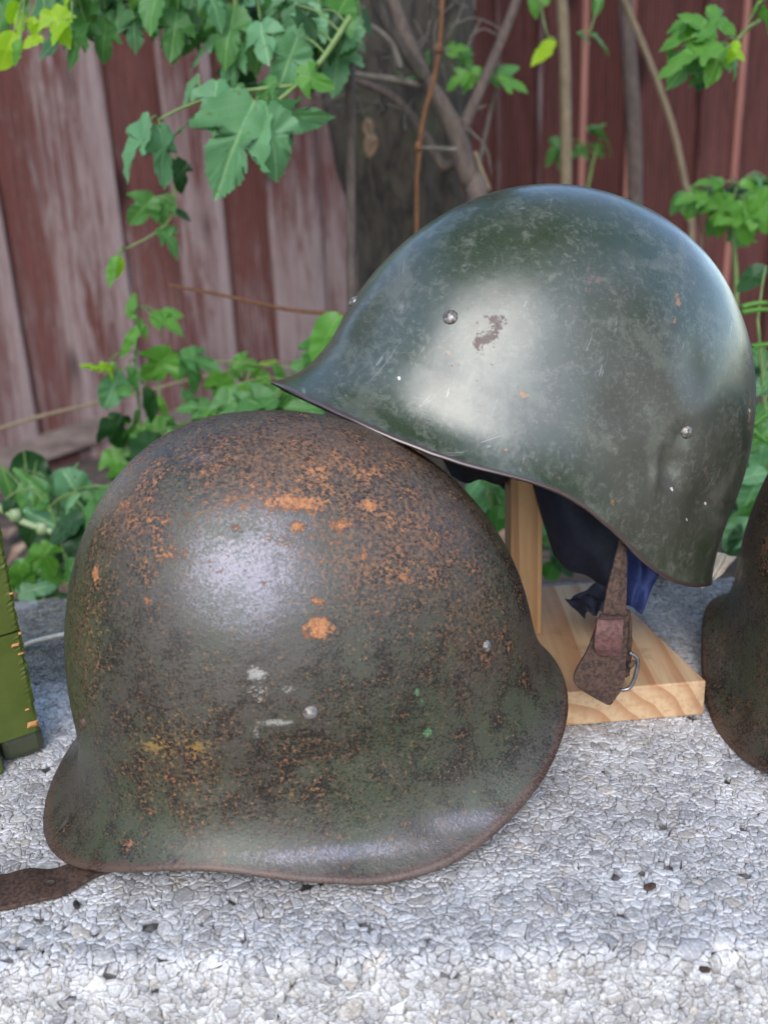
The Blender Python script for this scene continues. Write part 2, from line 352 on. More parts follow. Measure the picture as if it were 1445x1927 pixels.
# ------------------------------------------------------------------ the setting: ground
FP0 = at(0, 500, 2.45); FP1 = at(1445, 500, 2.95)
fdir = FP1 - FP0; fdir[2] = 0; fdir /= np.linalg.norm(fdir)
fn = np.cross(fdir, np.array([0, 0, 1.0]))               # towards the camera side (-Y)
def fence_pt(px, py, off=0.0): return atplane(px, py, FP0 + fn * off, fn)
ga = fence_pt(0, 925); gb = fence_pt(330, 800)
def ground_z(x, y):
    s = np.clip((x - ga[0]) / (gb[0] - ga[0]), -0.2, 1.25)
    zf = ga[2] + (gb[2] - ga[2]) * s
    k = np.clip((y - .95) / 1.5, 0, 1)
    z = -.20 * (1 - k) + zf * k
    far = np.clip((np.hypot(x, y - 1) - 4) / 4, 0, 1)
    return z * (1 - far) - .35 * far
gx = np.concatenate([np.linspace(-60, -3, 14), np.linspace(-2.6, 2.6, 66), np.linspace(3, 60, 14)])
gy = np.concatenate([np.linspace(-60, -1, 12), np.linspace(-.6, 3.6, 60), np.linspace(4, 60, 12)])
GX, GY = np.meshgrid(gx, gy)
GZ = ground_z(GX, GY); GZ = GZ + (fbm(np.stack([GX * 6, GY * 6, GX * 0], -1), 3) - .5) * .05
near_slab = (GY < .88) & (GY > -.6) & (np.abs(GX) < 3); GZ = np.where(near_slab, np.minimum(GZ, -.24), GZ)
nx, ny = len(gx), len(gy)
gf = [(j * nx + i, j * nx + i + 1, (j + 1) * nx + i + 1, (j + 1) * nx + i) for j in range(ny - 1) for i in range(nx - 1)]
obj('ground', np.stack([GX, GY, GZ], -1).reshape(-1, 3), gf, M['soil'], kind='structure', label='brown earth strewn with dead leaves behind the slab')

# ------------------------------------------------------------------ concrete slab with its exposed aggregate
Y0, V1, RE = 0.388, 0.440, 0.010                        # front edge, depth of the top, edge radius
ANG = math.radians(86); ARC = RE * ANG
def slabmap(u, v, h):
    u = np.asarray(u, float); v = np.asarray(v, float); h = np.asarray(h, float)
    a = np.clip(-v / RE, 0, ANG); s = np.maximum(-v - ARC, 0)
    y = Y0 + np.maximum(v, 0) - (RE + h) * np.sin(a) - s * math.cos(ANG)
    z = -RE + (RE + h) * np.cos(a) - s * math.sin(ANG)
    y = y + np.where(v < 0, 0.0, 0.0)
    return np.stack([u, y + u * -.03, z], -1)
slab = empty('concrete_slab', (0, Y0, -.25), label='pale grey concrete slab of exposed aggregate carrying the helmets, dirty towards its back', cat='slab')
U0, U1, VB = -.33, .36, -.115
def stone_layout():
    res = .0006
    gw, gh = int((U1 - U0) / res), int((V1 - VB) / res)
    pts = []; rad = []
    classes = [(.0068, 26, 300), (.0052, 120, 900), (.0039, 480, 2500), (.0028, 1900, 9000), (.0020, 6000, 30000), (.0015, 14000, 90000), (.0011, 12000, 100000)]
    for rc, want, tries in classes:
        occ = np.zeros((gh, gw), bool)
        def stamp(x, y, r):
            k = int(math.ceil(r / res)); i0, j0 = int(x / res), int(y / res)
            a0, a1, b0, b1 = max(0, j0 - k), min(gh, j0 + k + 1), max(0, i0 - k), min(gw, i0 + k + 1)
            if a0 >= a1 or b0 >= b1: return
            yy, xx = np.ogrid[a0 - j0:a1 - j0, b0 - i0:b1 - i0]
            occ[a0:a1, b0:b1] |= (xx * xx + yy * yy) * res * res < r * r
        for (x, y), r in zip(pts, rad): stamp(x, y, .86 * (r + rc))
        c = rng.random((tries, 2)) * [(U1 - U0), (V1 - VB)]; got = 0
        for x, y in c:
            j, i = min(gh - 1, int(y / res)), min(gw - 1, int(x / res))
            if occ[j, i]: continue
            r = rc * random.uniform(.85, 1.15); pts.append((x, y)); rad.append(r); stamp(x, y, 1.72 * rc); got += 1
            if got >= want: break
    return np.array(pts), np.array(rad)
SP, SR = stone_layout()
cellsz = .010; grid = {}
for i, (x, y) in enumerate(SP): grid.setdefault((int(x / cellsz), int(y / cellsz)), []).append(i)
def power_cell(i):
    x, y = SP[i]; r = SR[i]; R_ = r * 2.4 + .0008
    poly = [(x - R_, y - R_), (x + R_, y - R_), (x + R_, y + R_), (x - R_, y + R_)]
    gi, gj = int(x / cellsz), int(y / cellsz); nb = []
    for a in (-1, 0, 1):
        for b in (-1, 0, 1): nb += grid.get((gi + a, gj + b), [])
    nb = sorted((k for k in nb if k != i), key=lambda k: (SP[k][0] - x) ** 2 + (SP[k][1] - y) ** 2 - SR[k] ** 2)[:18]
    for k in nb:
        dx, dy = SP[k][0] - x, SP[k][1] - y; d2 = dx * dx + dy * dy
        m = (d2 + r * r - SR[k] ** 2) / 2                 # keep q.d <= m
        val = [(px - x) * dx + (py - y) * dy - m for px, py in poly]
        if max(val) <= 0: continue
        out = []
        for j in range(len(poly)):
            p, q = poly[j - 1], poly[j]; a, b = val[j - 1], val[j]
            if (a <= 0) != (b <= 0):
                t = a / (a - b); out.append((p[0] + (q[0] - p[0]) * t, p[1] + (q[1] - p[1]) * t))
            if b <= 0: out.append(q)
        poly = out
        if len(poly) < 3: return None
    return poly
def chaikin(p):
    o = []
    for j in range(len(p)):
        a, b = p[j], p[(j + 1) % len(p)]
        o.append(.75 * a + .25 * b); o.append(.25 * a + .75 * b)
    return o
PAL = [(.56, .54, .53), (.48, .47, .48), (.60, .57, .54), (.58, .51, .43), (.36, .35, .36), (.62, .59, .55), (.50, .48, .45), (.68, .65, .62), (.42, .39, .36)]
def warp(p):
    p = np.asarray(p); q = np.column_stack([p * 150, p[:, 0] * 0]); w2 = np.column_stack([fbm(q, 2, 61) - .5, fbm(q, 2, 77) - .5])
    q2 = np.column_stack([p * 420, p[:, 0] * 0]); w3_ = np.column_stack([vnoise(q2, 5) - .5, vnoise(q2, 8) - .5])
    return p + w2 * .0095 + w3_ * .0016
cells = []                                               # (verts, faces, tint, dirt, size in the picture)
polys = [power_cell(i) for i in range(len(SP))]
keep = [i for i in range(len(SP)) if polys[i] is not None]
flat_ = [np.array(chaikin(chaikin([np.array(q) for q in polys[i]])) if SR[i] > .0028 else chaikin([np.array(q) for q in polys[i]]) if SR[i] > .0015 else polys[i]) for i in keep]
lens = np.cumsum([0] + [len(q) for q in flat_]); allp = warp(np.concatenate(flat_))
for ki, i in enumerate(keep):
    p = allp[lens[ki]:lens[ki + 1]]
    if SR[i] > .0013 and random.random() < .016 * (1.5 if SR[i] < .0035 else .25): continue       # a pit where a stone came out
    c = p.mean(0)
    k = len(p); rr = np.hypot(*(p - c).T).mean()
    cement = SR[i] < .0028 and random.random() < .42
    gap = .00007 if cement else random.uniform(.00012, .00028)
    h = random.gauss(-.0001, .00017) + (0 if cement else .00012)
    dome = (.0002 if cement else random.uniform(.03, .11) * min(rr, .004))
    sh = max(.5, 1 - gap / max(rr, 1e-5)); tl = np.array([random.gauss(0, .05), random.gauss(0, .05)])
    rings = [(1.0, -.0028), (sh, h - .0002)]
    if rr > .0017: rings.append((sh * .82, h + dome * .6))
    if rr > .0032: rings.append((sh * .5, h + dome * .92))
    vs = []
    for s_, z_ in rings:
        q = c + (p - c) * s_; vs.append(np.column_stack([q, z_ + (q - c) @ tl * (1 if z_ > -.002 else 0)]))
    vs.append(np.array([[c[0], c[1], h + dome]])); vs = np.concatenate(vs)
    nr = len(rings)
    fs = [(a * k + j, a * k + (j + 1) % k, (a + 1) * k + (j + 1) % k, (a + 1) * k + j) for a in range(nr - 1) for j in range(k)]
    fs += [((nr - 1) * k + j, (nr - 1) * k + (j + 1) % k, nr * k) for j in range(k)]
    col = (.70, .69, .69) if cement else random.choice(PAL); col = np.clip(np.array(col) * random.uniform(.62, 1.0), 0, .7)
    w3 = slabmap(vs[:, 0] + U0, vs[:, 1] + VB, vs[:, 2])
    cu_, cv_ = c[0] + U0, c[1] + VB
    yy = Y0 + cv_; dirt = float(np.clip((yy - .60) / .10, 0, 1)) * (.85 if cu_ < 0 else .62)
    pp, zz = proj(slabmap([cu_], [cv_], [0.])); px, py = pp[0]
    seen = -20 < px < 1465 and 1150 < py < 1950 and not (95 < px < 1050 and py < 1650)
    cells.append((w3, fs, col, dirt, (rr / zz[0] if seen and not cement else 0)))
order = sorted(range(len(cells)), key=lambda q: -cells[q][4]); big = set(order[:300])
for q in order[:300]:
    w3, fs, col, dirt, _ = cells[q]
    o = obj('stone', w3, fs, M['stone'], slab); attr(o.data, 'tint', np.tile(col, (len(w3), 1))); attr(o.data, 'dirt', np.full((len(w3), 1), dirt))
V, Fc, T, D = [], [], [], []; n0 = 0
for q, (w3, fs, col, dirt, _) in enumerate(cells):
    if q in big: continue
    V.append(w3); Fc += [tuple(a + n0 for a in f) for f in fs]; n0 += len(w3); T.append(np.tile(col, (len(w3), 1))); D.append(np.full((len(w3), 1), dirt))
o = obj('aggregate', np.concatenate(V), Fc, M['stone'], slab, kind='stuff'); attr(o.data, 'tint', np.concatenate(T)); attr(o.data, 'dirt', np.concatenate(D))
# the cement bed under the stones, and the plain ends of the slab beyond the picture
prof = np.concatenate([np.linspace(-.245, -ARC, 8), np.linspace(-ARC * .9, 0, 6), np.linspace(.02, V1, 20)])
def slab_sheet(ua, ub, h, nu=24):
    us = np.linspace(ua, ub, nu); UU, VV = np.meshgrid(us, prof); p = slabmap(UU, VV, UU * 0 + h).reshape(-1, 3)
    f = [(j * nu + i, j * nu + i + 1, (j + 1) * nu + i + 1, (j + 1) * nu + i) for j in range(len(prof) - 1) for i in range(nu - 1)]
    return p, f
MBd = MB(); MBd.add(*slab_sheet(U0, U1, -.0026)); MBd.build('cement_bed', M['bed'], slab)
for ua, ub in ((-2.2, U0), (U1, 2.2)):
    p, f = slab_sheet(ua, ub, -.0002)
    o = obj('slab_end', p, f, M['stone'], slab); attr(o.data, 'tint', np.full((len(p), 3), .55))
    attr(o.data, 'dirt', np.clip((p[:, 1:2] - .60) / .1, 0, 1) * .7)
pb = slabmap(np.array([-2.2, 2.2]), np.array([V1, V1]), np.array([-.0001, -.0001])); lo = pb.copy(); lo[:, 2] = -.26
o = obj('back_face', np.concatenate([pb, lo]), [(0, 1, 3, 2)], M['stone'], slab); attr(o.data, 'tint', np.full((4, 3), .4)); attr(o.data, 'dirt', np.full((4, 1), .9))

# ------------------------------------------------------------------ fence
bounds = [-420, -310, -200, -90, 18, 126, 234, 340, 424, 514, 600, 685, 768, 853, 936, 1010, 1087, 1169, 1230, 1291, 1364, 1440, 1516, 1592, 1668]
fence = empty('wooden_fence', fence_pt(722, 800) * [1, 1, 0] + [0, 0, -.4], label='weathered red board fence behind the tree and the shrubs', cat='fence')
FADE = {3: .6, 4: .16, 5: .74, 6: .2, 7: .55, 8: .22, 9: .55, 10: .45, 11: .1, 12: .1, 13: .05, 14: 0, 15: 0, 16: .12, 17: .1, 18: .3, 19: .25, 20: .05, 21: .3, 22: .25}
for k in range(len(bounds) - 1):
    a = fence_pt(bounds[k], 500); b = fence_pt(bounds[k + 1], 500)
    front = k % 2; gapw = -.012 if front else 0.0; depth = (0, .021)[front] + random.random() * .003; wb = np.linalg.norm(b - a) - gapw
    x0 = a + fdir * gapw / 2 + fn * depth
    zb = float(ground_z(a[0], a[1])) - .04; zt = 1.25 + random.uniform(-.02, .02)
    ns, nz = 6, 26; v = []; fd = []
    for side in (0, 1):
        for j in range(nz):
            z = zb + (zt - zb) * j / (nz - 1)
            for i in range(ns):
                s = (0, .07, .3, .65, .92, 1)[i]; cup = .003 * (2 * s - 1) ** 2
                e = .0025 if i in (0, ns - 1) and side == 0 else 0
                p = x0 + fdir * (s * wb) + fn * ((.018 - cup - e) if side == 0 else 0); p = np.array([p[0], p[1], z])
                v.append(p)
                fade = FADE.get(k, .2) + .55 * (fbm(np.array([[p[0] * 9, k * 3.3, z * 2.2]]), 3, 5)[0] - .5) * 2
                if i >= 4 and k in (3, 4, 5, 7): fade += .45  # paler right edges: weathering plus painted-in lit board edge
                if k in (9, 10): fade += .35 * max(0, 1 - abs(z - .05) / .4)
                if k >= 13: fade -= .32
                fd.append(np.clip(fade, 0, 1))
    m_ = ns * nz; f = []
    for j in range(nz - 1):
        for i in range(ns - 1):
            q = j * ns + i; f.append((q, q + 1, q + ns + 1, q + ns)); f.append((m_ + q + ns, m_ + q + ns + 1, m_ + q + 1, m_ + q))
        f.append((j * ns, (j + 1) * ns, m_ + (j + 1) * ns, m_ + j * ns)); q = j * ns + ns - 1; f.append((q + ns, q, m_ + q, m_ + q + ns))
    top = (nz - 1) * ns
    for i in range(ns - 1): f.append((top + i, top + i + 1, m_ + top + i + 1, m_ + top + i))
    o = obj('board', v, f, M['fence'], fence, False); attr(o.data, 'fade', np.array(fd)[:, None])
# narrow strips coloured as sunlit board edges along some joints
for px, wd_, m_ in ((1087, .016, 'sunlit_wood'), (1364, .017, 'sunlit_wood'), (936, .010, 'fence'), (1010, .010, 'fence'), (1169, .011, 'sunlit_wood')):
    c = fence_pt(px, 500, .042); zb = float(ground_z(c[0], c[1])) - .02
    mb = MB(); a = c - fdir * wd_ / 2; b = c + fdir * wd_ / 2; t = fn * .009
    c8 = [np.array([*(q[:2]), z]) for z in (zb, 1.22) for q in (a + t, b + t, b, a)]
    mb.add(*hexa([c8[0], c8[1], c8[2], c8[3], c8[4], c8[5], c8[6], c8[7]]))
    o = mb.build('lit_edge_strip', M[m_], fence, False)
    if m_ == 'fence': attr(o.data, 'fade', np.full((8, 1), .45))
# back rails and the low kick board
for z in (.0, .95):
    a = fence_pt(-420, 500); b = fence_pt(1668, 500); mb = MB(); t = fn * -.04
    mb.add(*hexa([np.array([*q[:2], zz]) for zz in (z, z + .09) for q in (a - fn * .001, b - fn * .001, b + t, a + t)])); mb.build('rail', M['rail'], fence, False)
a = fence_pt(-160, 945, .02); b = fence_pt(232, 812, .02); c = fence_pt(420, 772, .02)
for p, q, hh in ((a, b, .065), (b + fdir * .04 + [0, 0, -.03], c, .05)):
    mb = MB(); t = fn * .03; dz = np.array([0, 0, hh]); dn = np.array([0, 0, .0])
    mb.add(*hexa([p + t, q + t, q, p, p + t * .8 + dz, q + t * .8 + dz, q + dz, p + dz])); mb.build('kick_board', M['rail'], fence, False)

# ------------------------------------------------------------------ tree
TY = 1.85
trunk_path = [((764, 560), 88), ((766, 430), 96), ((756, 300), 116), ((746, 180), 128), ((742, 60), 132), ((744, -120), 132), ((770, -420), 118), ((790, -900), 105), ((800, -1500), 80)]
tp = [at(*p, TY) for p, r in trunk_path]; tr_ = [r / F * (TY * 1.02) for p, r in trunk_path]
g0 = tp[0].copy(); g0[2] = float(ground_z(g0[0], g0[1])) - .05
tp = [g0] + tp; tr_ = [tr_[0] * 1.25] + tr_
tree = empty('tree', g0, label='mossy grey tree trunk with ridged bark standing against the fence', cat='tree')
sp = smooth_path(tp, 8); srr = np.interp(np.linspace(0, len(tr_) - 1, len(sp)), range(len(tr_)), tr_)
nv = 60; v = []
for i, p in enumerate(sp):
    for k in range(nv):
        q = 2 * math.pi * k / nv; d = np.array([math.cos(q), math.sin(q), 0]); v.append((p, d, srr[i], q))
P = np.array([a[0] for a in v]); Dv = np.array([a[1] for a in v]); Rr = np.array([a[2] for a in v])
nz_ = fbm(np.stack([Dv[:, 0] * 6, Dv[:, 1] * 6, P[:, 2] * 5], -1), 4, 3) - .5
rid = np.abs(fbm(np.stack([Dv[:, 0] * 11, Dv[:, 1] * 11, P[:, 2] * 4], -1), 3, 9) - .5)
v = P + Dv * (Rr * (1 + .22 * nz_ - .34 * rid))[:, None]
f = [(i * nv + k, i * nv + (k + 1) % nv, (i + 1) * nv + (k + 1) % nv, (i + 1) * nv + k) for i in range(len(sp) - 1) for k in range(nv)]
obj('trunk', v, f, M['bark'], tree)
mb = MB()
for k in range(9):
    s = sp[random.randrange(len(sp) - 22, len(sp) - 2)]; e = s + np.array([random.uniform(-1.3, 1.3), random.uniform(-1.2, 1.2), random.uniform(.4, 1.1)])
    mb.tube(smooth_path([s, (s + e) / 2 + np.array([0, 0, .15]), e], 4), .04, .008, 7)
mb.build('limb', M['bark'], tree)
nl = 3600; cpos = np.array([tp[-1][0], tp[-1][1], 0])
pos = np.column_stack([rng.normal(.35, .85, nl), rng.normal(.75, .75, nl), rng.uniform(2.1, 3.7, nl)])  # unseen crown shaped to shade overhead, with sky gaps for reflections
cl = fbm(pos * 1.6, 3, 21); pos = pos[(cl > .44) & (pos[:, 0] > -1.0) & (pos[:, 1] > -.9)]
v = []; f = []
for p in pos:
    a = rng.normal(size=3); a[2] *= .4; a /= np.linalg.norm(a); b = np.cross(a, rng.normal(size=3)); b /= np.linalg.norm(b); s = random.uniform(.05, .11)
    n_ = len(v); v += [p - a * s, p + b * s * .55 - a * .1 * s, p + a * s, p - b * s * .55 - a * .1 * s]; f.append((n_, n_ + 1, n_ + 2, n_ + 3))
o = obj('crown', v, f, M['leaf_dark'], tree, False, kind='stuff'); o.data.uv_layers.new(name='UVMap')

# unseen trees added around the viewer to darken reflections and side light
def unseen_tree(az, dist, hgt, rad, label):
    a = math.radians(az); b = np.array([dist * math.sin(a), dist * math.cos(a), -.35]); t = empty('tree', b, label=label, cat='tree')
    mb = MB(); mb.tube(smooth_path([b, b + [.05, 0, hgt * .35], b + [-.05, .1, hgt * .75]], 4), .16, .07, 10); mb.build('trunk', M['bark'], t)
    n_ = 2600; d = rng.normal(size=(n_, 3)); d /= np.linalg.norm(d, axis=1)[:, None]; p = d * (rng.random(n_) ** .4)[:, None] * [rad, rad, hgt * .5]; p += b + [0, 0, hgt * .55]
    p = p[fbm(p * 1.3, 3, int(az)) > .40]; v, f = [], []
    for q in p:
        x = rng.normal(size=3); x /= np.linalg.norm(x); y = np.cross(x, rng.normal(size=3)); y /= np.linalg.norm(y); s_ = random.uniform(.10, .24); k = len(v)
        v += [q - x * s_, q + y * s_ * .5, q + x * s_, q - y * s_ * .5]; f.append((k, k + 1, k + 2, k + 3))
    o = obj('crown', v, f, M['leaf_dark'], t, False, kind='stuff'); o.data.uv_layers.new(name='UVMap')
unseen_tree(118, 4.2, 4.6, 1.7, 'dense tree standing in the yard to the right of the slab')  # added unseen tree, darkens reflections and side light
unseen_tree(238, 4.3, 4.4, 1.5, 'dense tree standing in the yard to the left of the slab')  # added unseen tree, darkens reflections and side light
unseen_tree(300, 4.4, 4.2, 1.2, 'dense tree near the fence to the left of the slab')  # added unseen tree, darkens reflections and side light

# ------------------------------------------------------------------ leaves and plants
def leaf_mesh(name, kind, seed, mat):
    rr = random.Random(seed); pts = []
    if kind == 'lobed':
        half = [(0, 0), (.10, -.05), (.20, .0), (.30, .10), (.42, .26), (.50, .44), (.42, .42), (.33, .40), (.24, .40), (.21, .46), (.25, .58), (.23, .70), (.17, .83), (.09, .93), (0, 1.02)]
    elif kind == 'deep':
        half = [(0, 0), (.10, -.05), (.21, .0), (.31, .16), (.41, .36), (.45, .54), (.37, .50), (.27, .44), (.17, .36), (.15, .44), (.24, .60), (.22, .74), (.15, .88), (.07, .98), (0, 1.08)]
    elif kind == 'oval':
        half = [(0, 0), (.10, .02), (.20, .10), (.28, .24), (.31, .40), (.29, .56), (.22, .72), (.12, .88), (0, 1.0)]
    else:
        half = [(0, 0), (.05, .04), (.10, .18), (.13, .36), (.125, .55), (.09, .75), (.045, .9), (0, 1.0)]
    hp = [np.array(p, float) for p in half]; fine = []
    for i in range(len(hp) - 1):
        nseg = 4 if kind in ('lobed', 'deep') else 3
        for k in range(nseg):
            q = hp[i] + (hp[i + 1] - hp[i]) * k / nseg
            if kind in ('lobed', 'deep') and i > 0 and k % 2 == 1: dd = hp[i + 1] - hp[i]; dd = dd / np.linalg.norm(dd); q = q + np.array([dd[1], -dd[0]]) * rr.uniform(.012, .034) * (1 if i < len(hp) - 2 else .4)
            fine.append(q)
    fine.append(hp[-1])
    left = [np.array([-p[0] * rr.uniform(.9, 1.05), p[1] + rr.uniform(-.015, .015)]) for p in fine[1:-1]][::-1]
    ol = fine + left; n = len(ol); v = []
    for s in (1.0, .68, .34):
        for p in ol: v.append((p[0] * s, .36 + (p[1] - .36) * s if kind in ('lobed', 'deep') else .45 + (p[1] - .45) * s))
    v.append((0, .36 if kind in ('lobed', 'deep') else .45)); bend = rr.uniform(.1, .42); fold = rr.uniform(.15, .5); tw = rr.uniform(-.25, .25); ph = rr.uniform(0, 6)
    cl_ = rr.uniform(.1, .5)
    v3 = [(x, y, fold * abs(x) - cl_ * x * x * 1.6 - bend * y * y + tw * x * y + .03 * math.sin(9 * y + 7 * abs(x) + ph) + .018 * math.sin(23 * y - 15 * x + ph)) for x, y in v]
    f = [(a * n + k, a * n + (k + 1) % n, (a + 1) * n + (k + 1) % n, (a + 1) * n + k) for a in (0, 1) for k in range(n)]
    f += [(2 * n + k, 2 * n + (k + 1) % n, 3 * n) for k in range(n)]
    me = mesh(name, v3, f, mat); uv = me.uv_layers.new(name='UVMap')
    li = np.zeros(len(me.loops), np.int32); me.loops.foreach_get('vertex_index', li); vv = np.array(v)[li]
    uv.data.foreach_set('uv', np.column_stack([vv[:, 0] + .5, vv[:, 1]]).astype(np.float32).ravel()); return me
LM = {}
def leaf(parent, base, tip, mat='leaf', kind='lobed', face=None, name='leaf'):
    key = (mat, kind, random.randrange(7))
    if key not in LM: LM[key] = leaf_mesh('leaf', kind, hash((kind, key[2])) % 1000 if 0 else key[2] * 7 + len(kind), M[mat])
    o = bpy.data.objects.new(name, LM[key]); C.objects.link(o)
    base = np.asarray(base); d = np.asarray(tip) - base; L = np.linalg.norm(d); d = d / L
    nrm = (-fw * .8 + np.array([0, 0, .7]) if face is None else np.asarray(face)) + rng.normal(size=3) * .33
    nrm = nrm - d * np.dot(nrm, d); nrm /= np.linalg.norm(nrm); x = np.cross(d, nrm)
    m = np.eye(4); m[:3, 0] = x * L; m[:3, 1] = d * L; m[:3, 2] = nrm * L; m[:3, 3] = base - MATW[parent.name][:3, 3]
    o.parent = parent; o.matrix_local = Matrix(m.tolist()); return o
class Plant:
    def __init__(s, name, label, cat, loc, group=None):
        s.o = empty(name, loc, label=label, cat=cat, group=group); s.st = []; s.leaves = []; s.tubes = {}; s.stalks = []
    def stem(s, pts, r0, r1, mat='twig', smooth=5, n=7):
        p = smooth_path(pts, smooth); s.st += p
        mb = MB(); mb.tube(p, r0, r1, n); s.stalks.append((mb, mat, 'stem')); return s
    def leaf(s, bx, by, tx, ty, Y, mat='leaf', kind='lobed', dy=0.0):
        b = at(bx, by, Y); t = at(tx, ty, Y + dy); s.leaves.append((b, mat)); leaf(s.o, b, t, mat, kind); return s
    def cluster(s, cx, cy, rx, ry, n, size, Y, mats, kind='lobed', ang=90, spread=60, rY=.08):
        for _ in range(n):
            q = random.random() * 6.283; r = math.sqrt(random.random()); px, py = cx + rx * r * math.cos(q), cy + ry * r * math.sin(q)
            L = random.uniform(*size); a = math.radians(random.gauss(ang, spread)); y = Y + random.uniform(-rY, rY)
            s.leaf(px - L * .5 * math.cos(a), py - L * .5 * math.sin(a), px + L * .5 * math.cos(a), py + L * .5 * math.sin(a), y, random.choice(mats), kind if isinstance(kind, str) else random.choice(kind), random.uniform(-.03, .02))
        return s
    def done(s, pet='green_stem', r=.0011, reach=.22):
        if s.st and s.leaves:
            A_ = np.array(s.st)
            for b, _ in s.leaves:
                d = np.linalg.norm(A_ - b, axis=1); i = int(d.argmin())
                if d[i] < reach and d[i] > .004: mb = MB(); s.stalks.append((mb, pet, 'leaf_stalk')); mb.tube(smooth_path([A_[i], (A_[i] + b) / 2 + np.array([0, 0, .12 * d[i]]), b], 3), r * 1.1, r * .8, 5, False)
        for mb, mat, nm in s.stalks: mb.build(nm, M[mat], s.o)
        for mat, mb in s.tubes.items(): mb.build('shoot', M[mat], s.o, kind='stuff')
        return s.o
def gpt(px, Y):
    p = at(px, 900, Y); return np.array([p[0], p[1], float(ground_z(p[0], p[1]))])
def yy(pts, Y): return [at(x, y, Y) for x, y in pts]

# shrub whose leafy twigs hang over the upper left
p = Plant('shrub', 'shrub with blue-green lobed leaves hanging over the upper left of the fence', 'shrub', gpt(640, 1.2))
p.stem([gpt(648, 1.25), at(660, 330, 1.28), at(655, 80, 1.25), at(640, -160, 1.2)], .007, .005, 'twig')
p.stem(yy([(660, 30), (600, 120), (535, 180), (500, 205)], 1.08), .0034, .0018, 'green_stem')
p.stem(yy([(560, 160), (430, 175), (350, 200), (300, 225)], 1.08), .002, .0012, 'green_stem')
p.stem(yy([(660, -60), (480, -20), (300, -30), (60, -20)], 1.15), .004, .002, 'twig')
p.stem(yy([(330, 300), (325, 400), (290, 440), (235, 470), (215, 495)], 1.2), .0014, .0009, 'green_stem')
for a in [(480, 190, 392, 362, 1.02, 'leaf_blue', 'deep'), (500, 200, 532, 338, 1.01, 'leaf_blue', 'lobed'), (500, 205, 614, 242, 1.03, 'leaf_blue', 'deep'),
          (300, 236, 322, 354, 1.06, 'leaf_blue', 'lobed'), (285, 225, 218, 330, 1.05, 'leaf_blue', 'lobed'), (395, 208, 318, 232, 1.09, 'leaf', 'lobed'),
          (420, 65, 348, 112, 1.15, 'leaf_blue', 'lobed'), (450, 80, 420, 168, 1.14, 'leaf_blue', 'deep'), (560, 70, 520, 180, 1.10, 'leaf_blue', 'lobed'), (585, 60, 500, 120, 1.12, 'leaf_blue', 'deep'),
          (560, 140, 630, 158, 1.06, 'leaf_fresh', 'lobed'), (375, 140, 335, 195, 1.12, 'leaf_blue', 'oval'), (150, 30, 55, 85, 1.18, 'leaf_blue', 'lobed'), (160, 40, 110, 118, 1.16, 'leaf', 'lobed'),
          (200, 40, 190, 118, 1.18, 'leaf', 'lobed'), (250, 20, 260, 95, 1.18, 'leaf_blue', 'deep'), (270, 30, 305, 62, 1.17, 'leaf_blue', 'oval'), (340, -10, 325, 65, 1.16, 'leaf', 'oval'),
          (330, 300, 350, 362, 1.16, 'leaf_dark', 'lobed'), (322, 370, 295, 420, 1.2, 'leaf', 'lobed'), (290, 370, 240, 425, 1.19, 'leaf', 'lobed'), (330, 395, 362, 412, 1.2, 'leaf_dark', 'oval'),
          (300, 430, 345, 475, 1.2, 'leaf', 'lobed'), (225, 485, 190, 535, 1.15, 'leaf_fresh', 'oval'), (222, 480, 224, 528, 1.16, 'leaf_lime', 'oval'),
          (520, 150, 470, 185, 1.08, 'leaf', 'lobed'), (600, 20, 640, 110, 1.14, 'leaf_dark', 'lobed')]: p.leaf(*a)
p.cluster(480, 25, 230, 55, 26, (60, 115), 1.18, ['leaf_blue', 'leaf', 'leaf_dark', 'leaf'], ['lobed', 'deep'], 95, 40)
p.cluster(430, 40, 260, 70, 24, (60, 110), 1.30, ['leaf_dark', 'leaf_dark', 'leaf'], ['lobed', 'deep'], 95, 50, .06)
p.cluster(330, 10, 330, 45, 30, (55, 100), 1.24, ['leaf', 'leaf_fresh', 'leaf_blue', 'leaf_dark', 'leaf'], ['lobed', 'deep'], 95, 45, .05)
p.cluster(60, 35, 60, 45, 7, (40, 70), 1.1, ['leaf_lime', 'leaf_fresh'], ['oval', 'lobed'], 100, 40, .04)
p.cluster(150, -5, 140, 40, 12, (60, 110), 1.2, ['leaf', 'leaf_blue', 'leaf_fresh'], ['lobed', 'deep'], 100, 40)
p.cluster(600, 90, 60, 60, 10, (60, 100), 1.16, ['leaf_blue', 'leaf', 'leaf_dark'], ['lobed', 'deep'], 110, 40)
p.cluster(440, 190, 60, 40, 6, (50, 90), 1.13, ['leaf_blue', 'leaf', 'leaf_dark'], ['lobed'], 110, 40)
for a in [(45, 20, 25, 75, 1.1, 'leaf_lime', 'oval'), (60, 30, 70, 72, 1.1, 'leaf_lime', 'oval'), (30, 60, -5, 135, 1.08, 'leaf_lime', 'oval'), (40, 75, 15, 120, 1.07, 'leaf_fresh', 'oval'), (130, -20, 118, 18, 1.1, 'leaf_lime', 'oval')]: p.leaf(*a)
p.done()

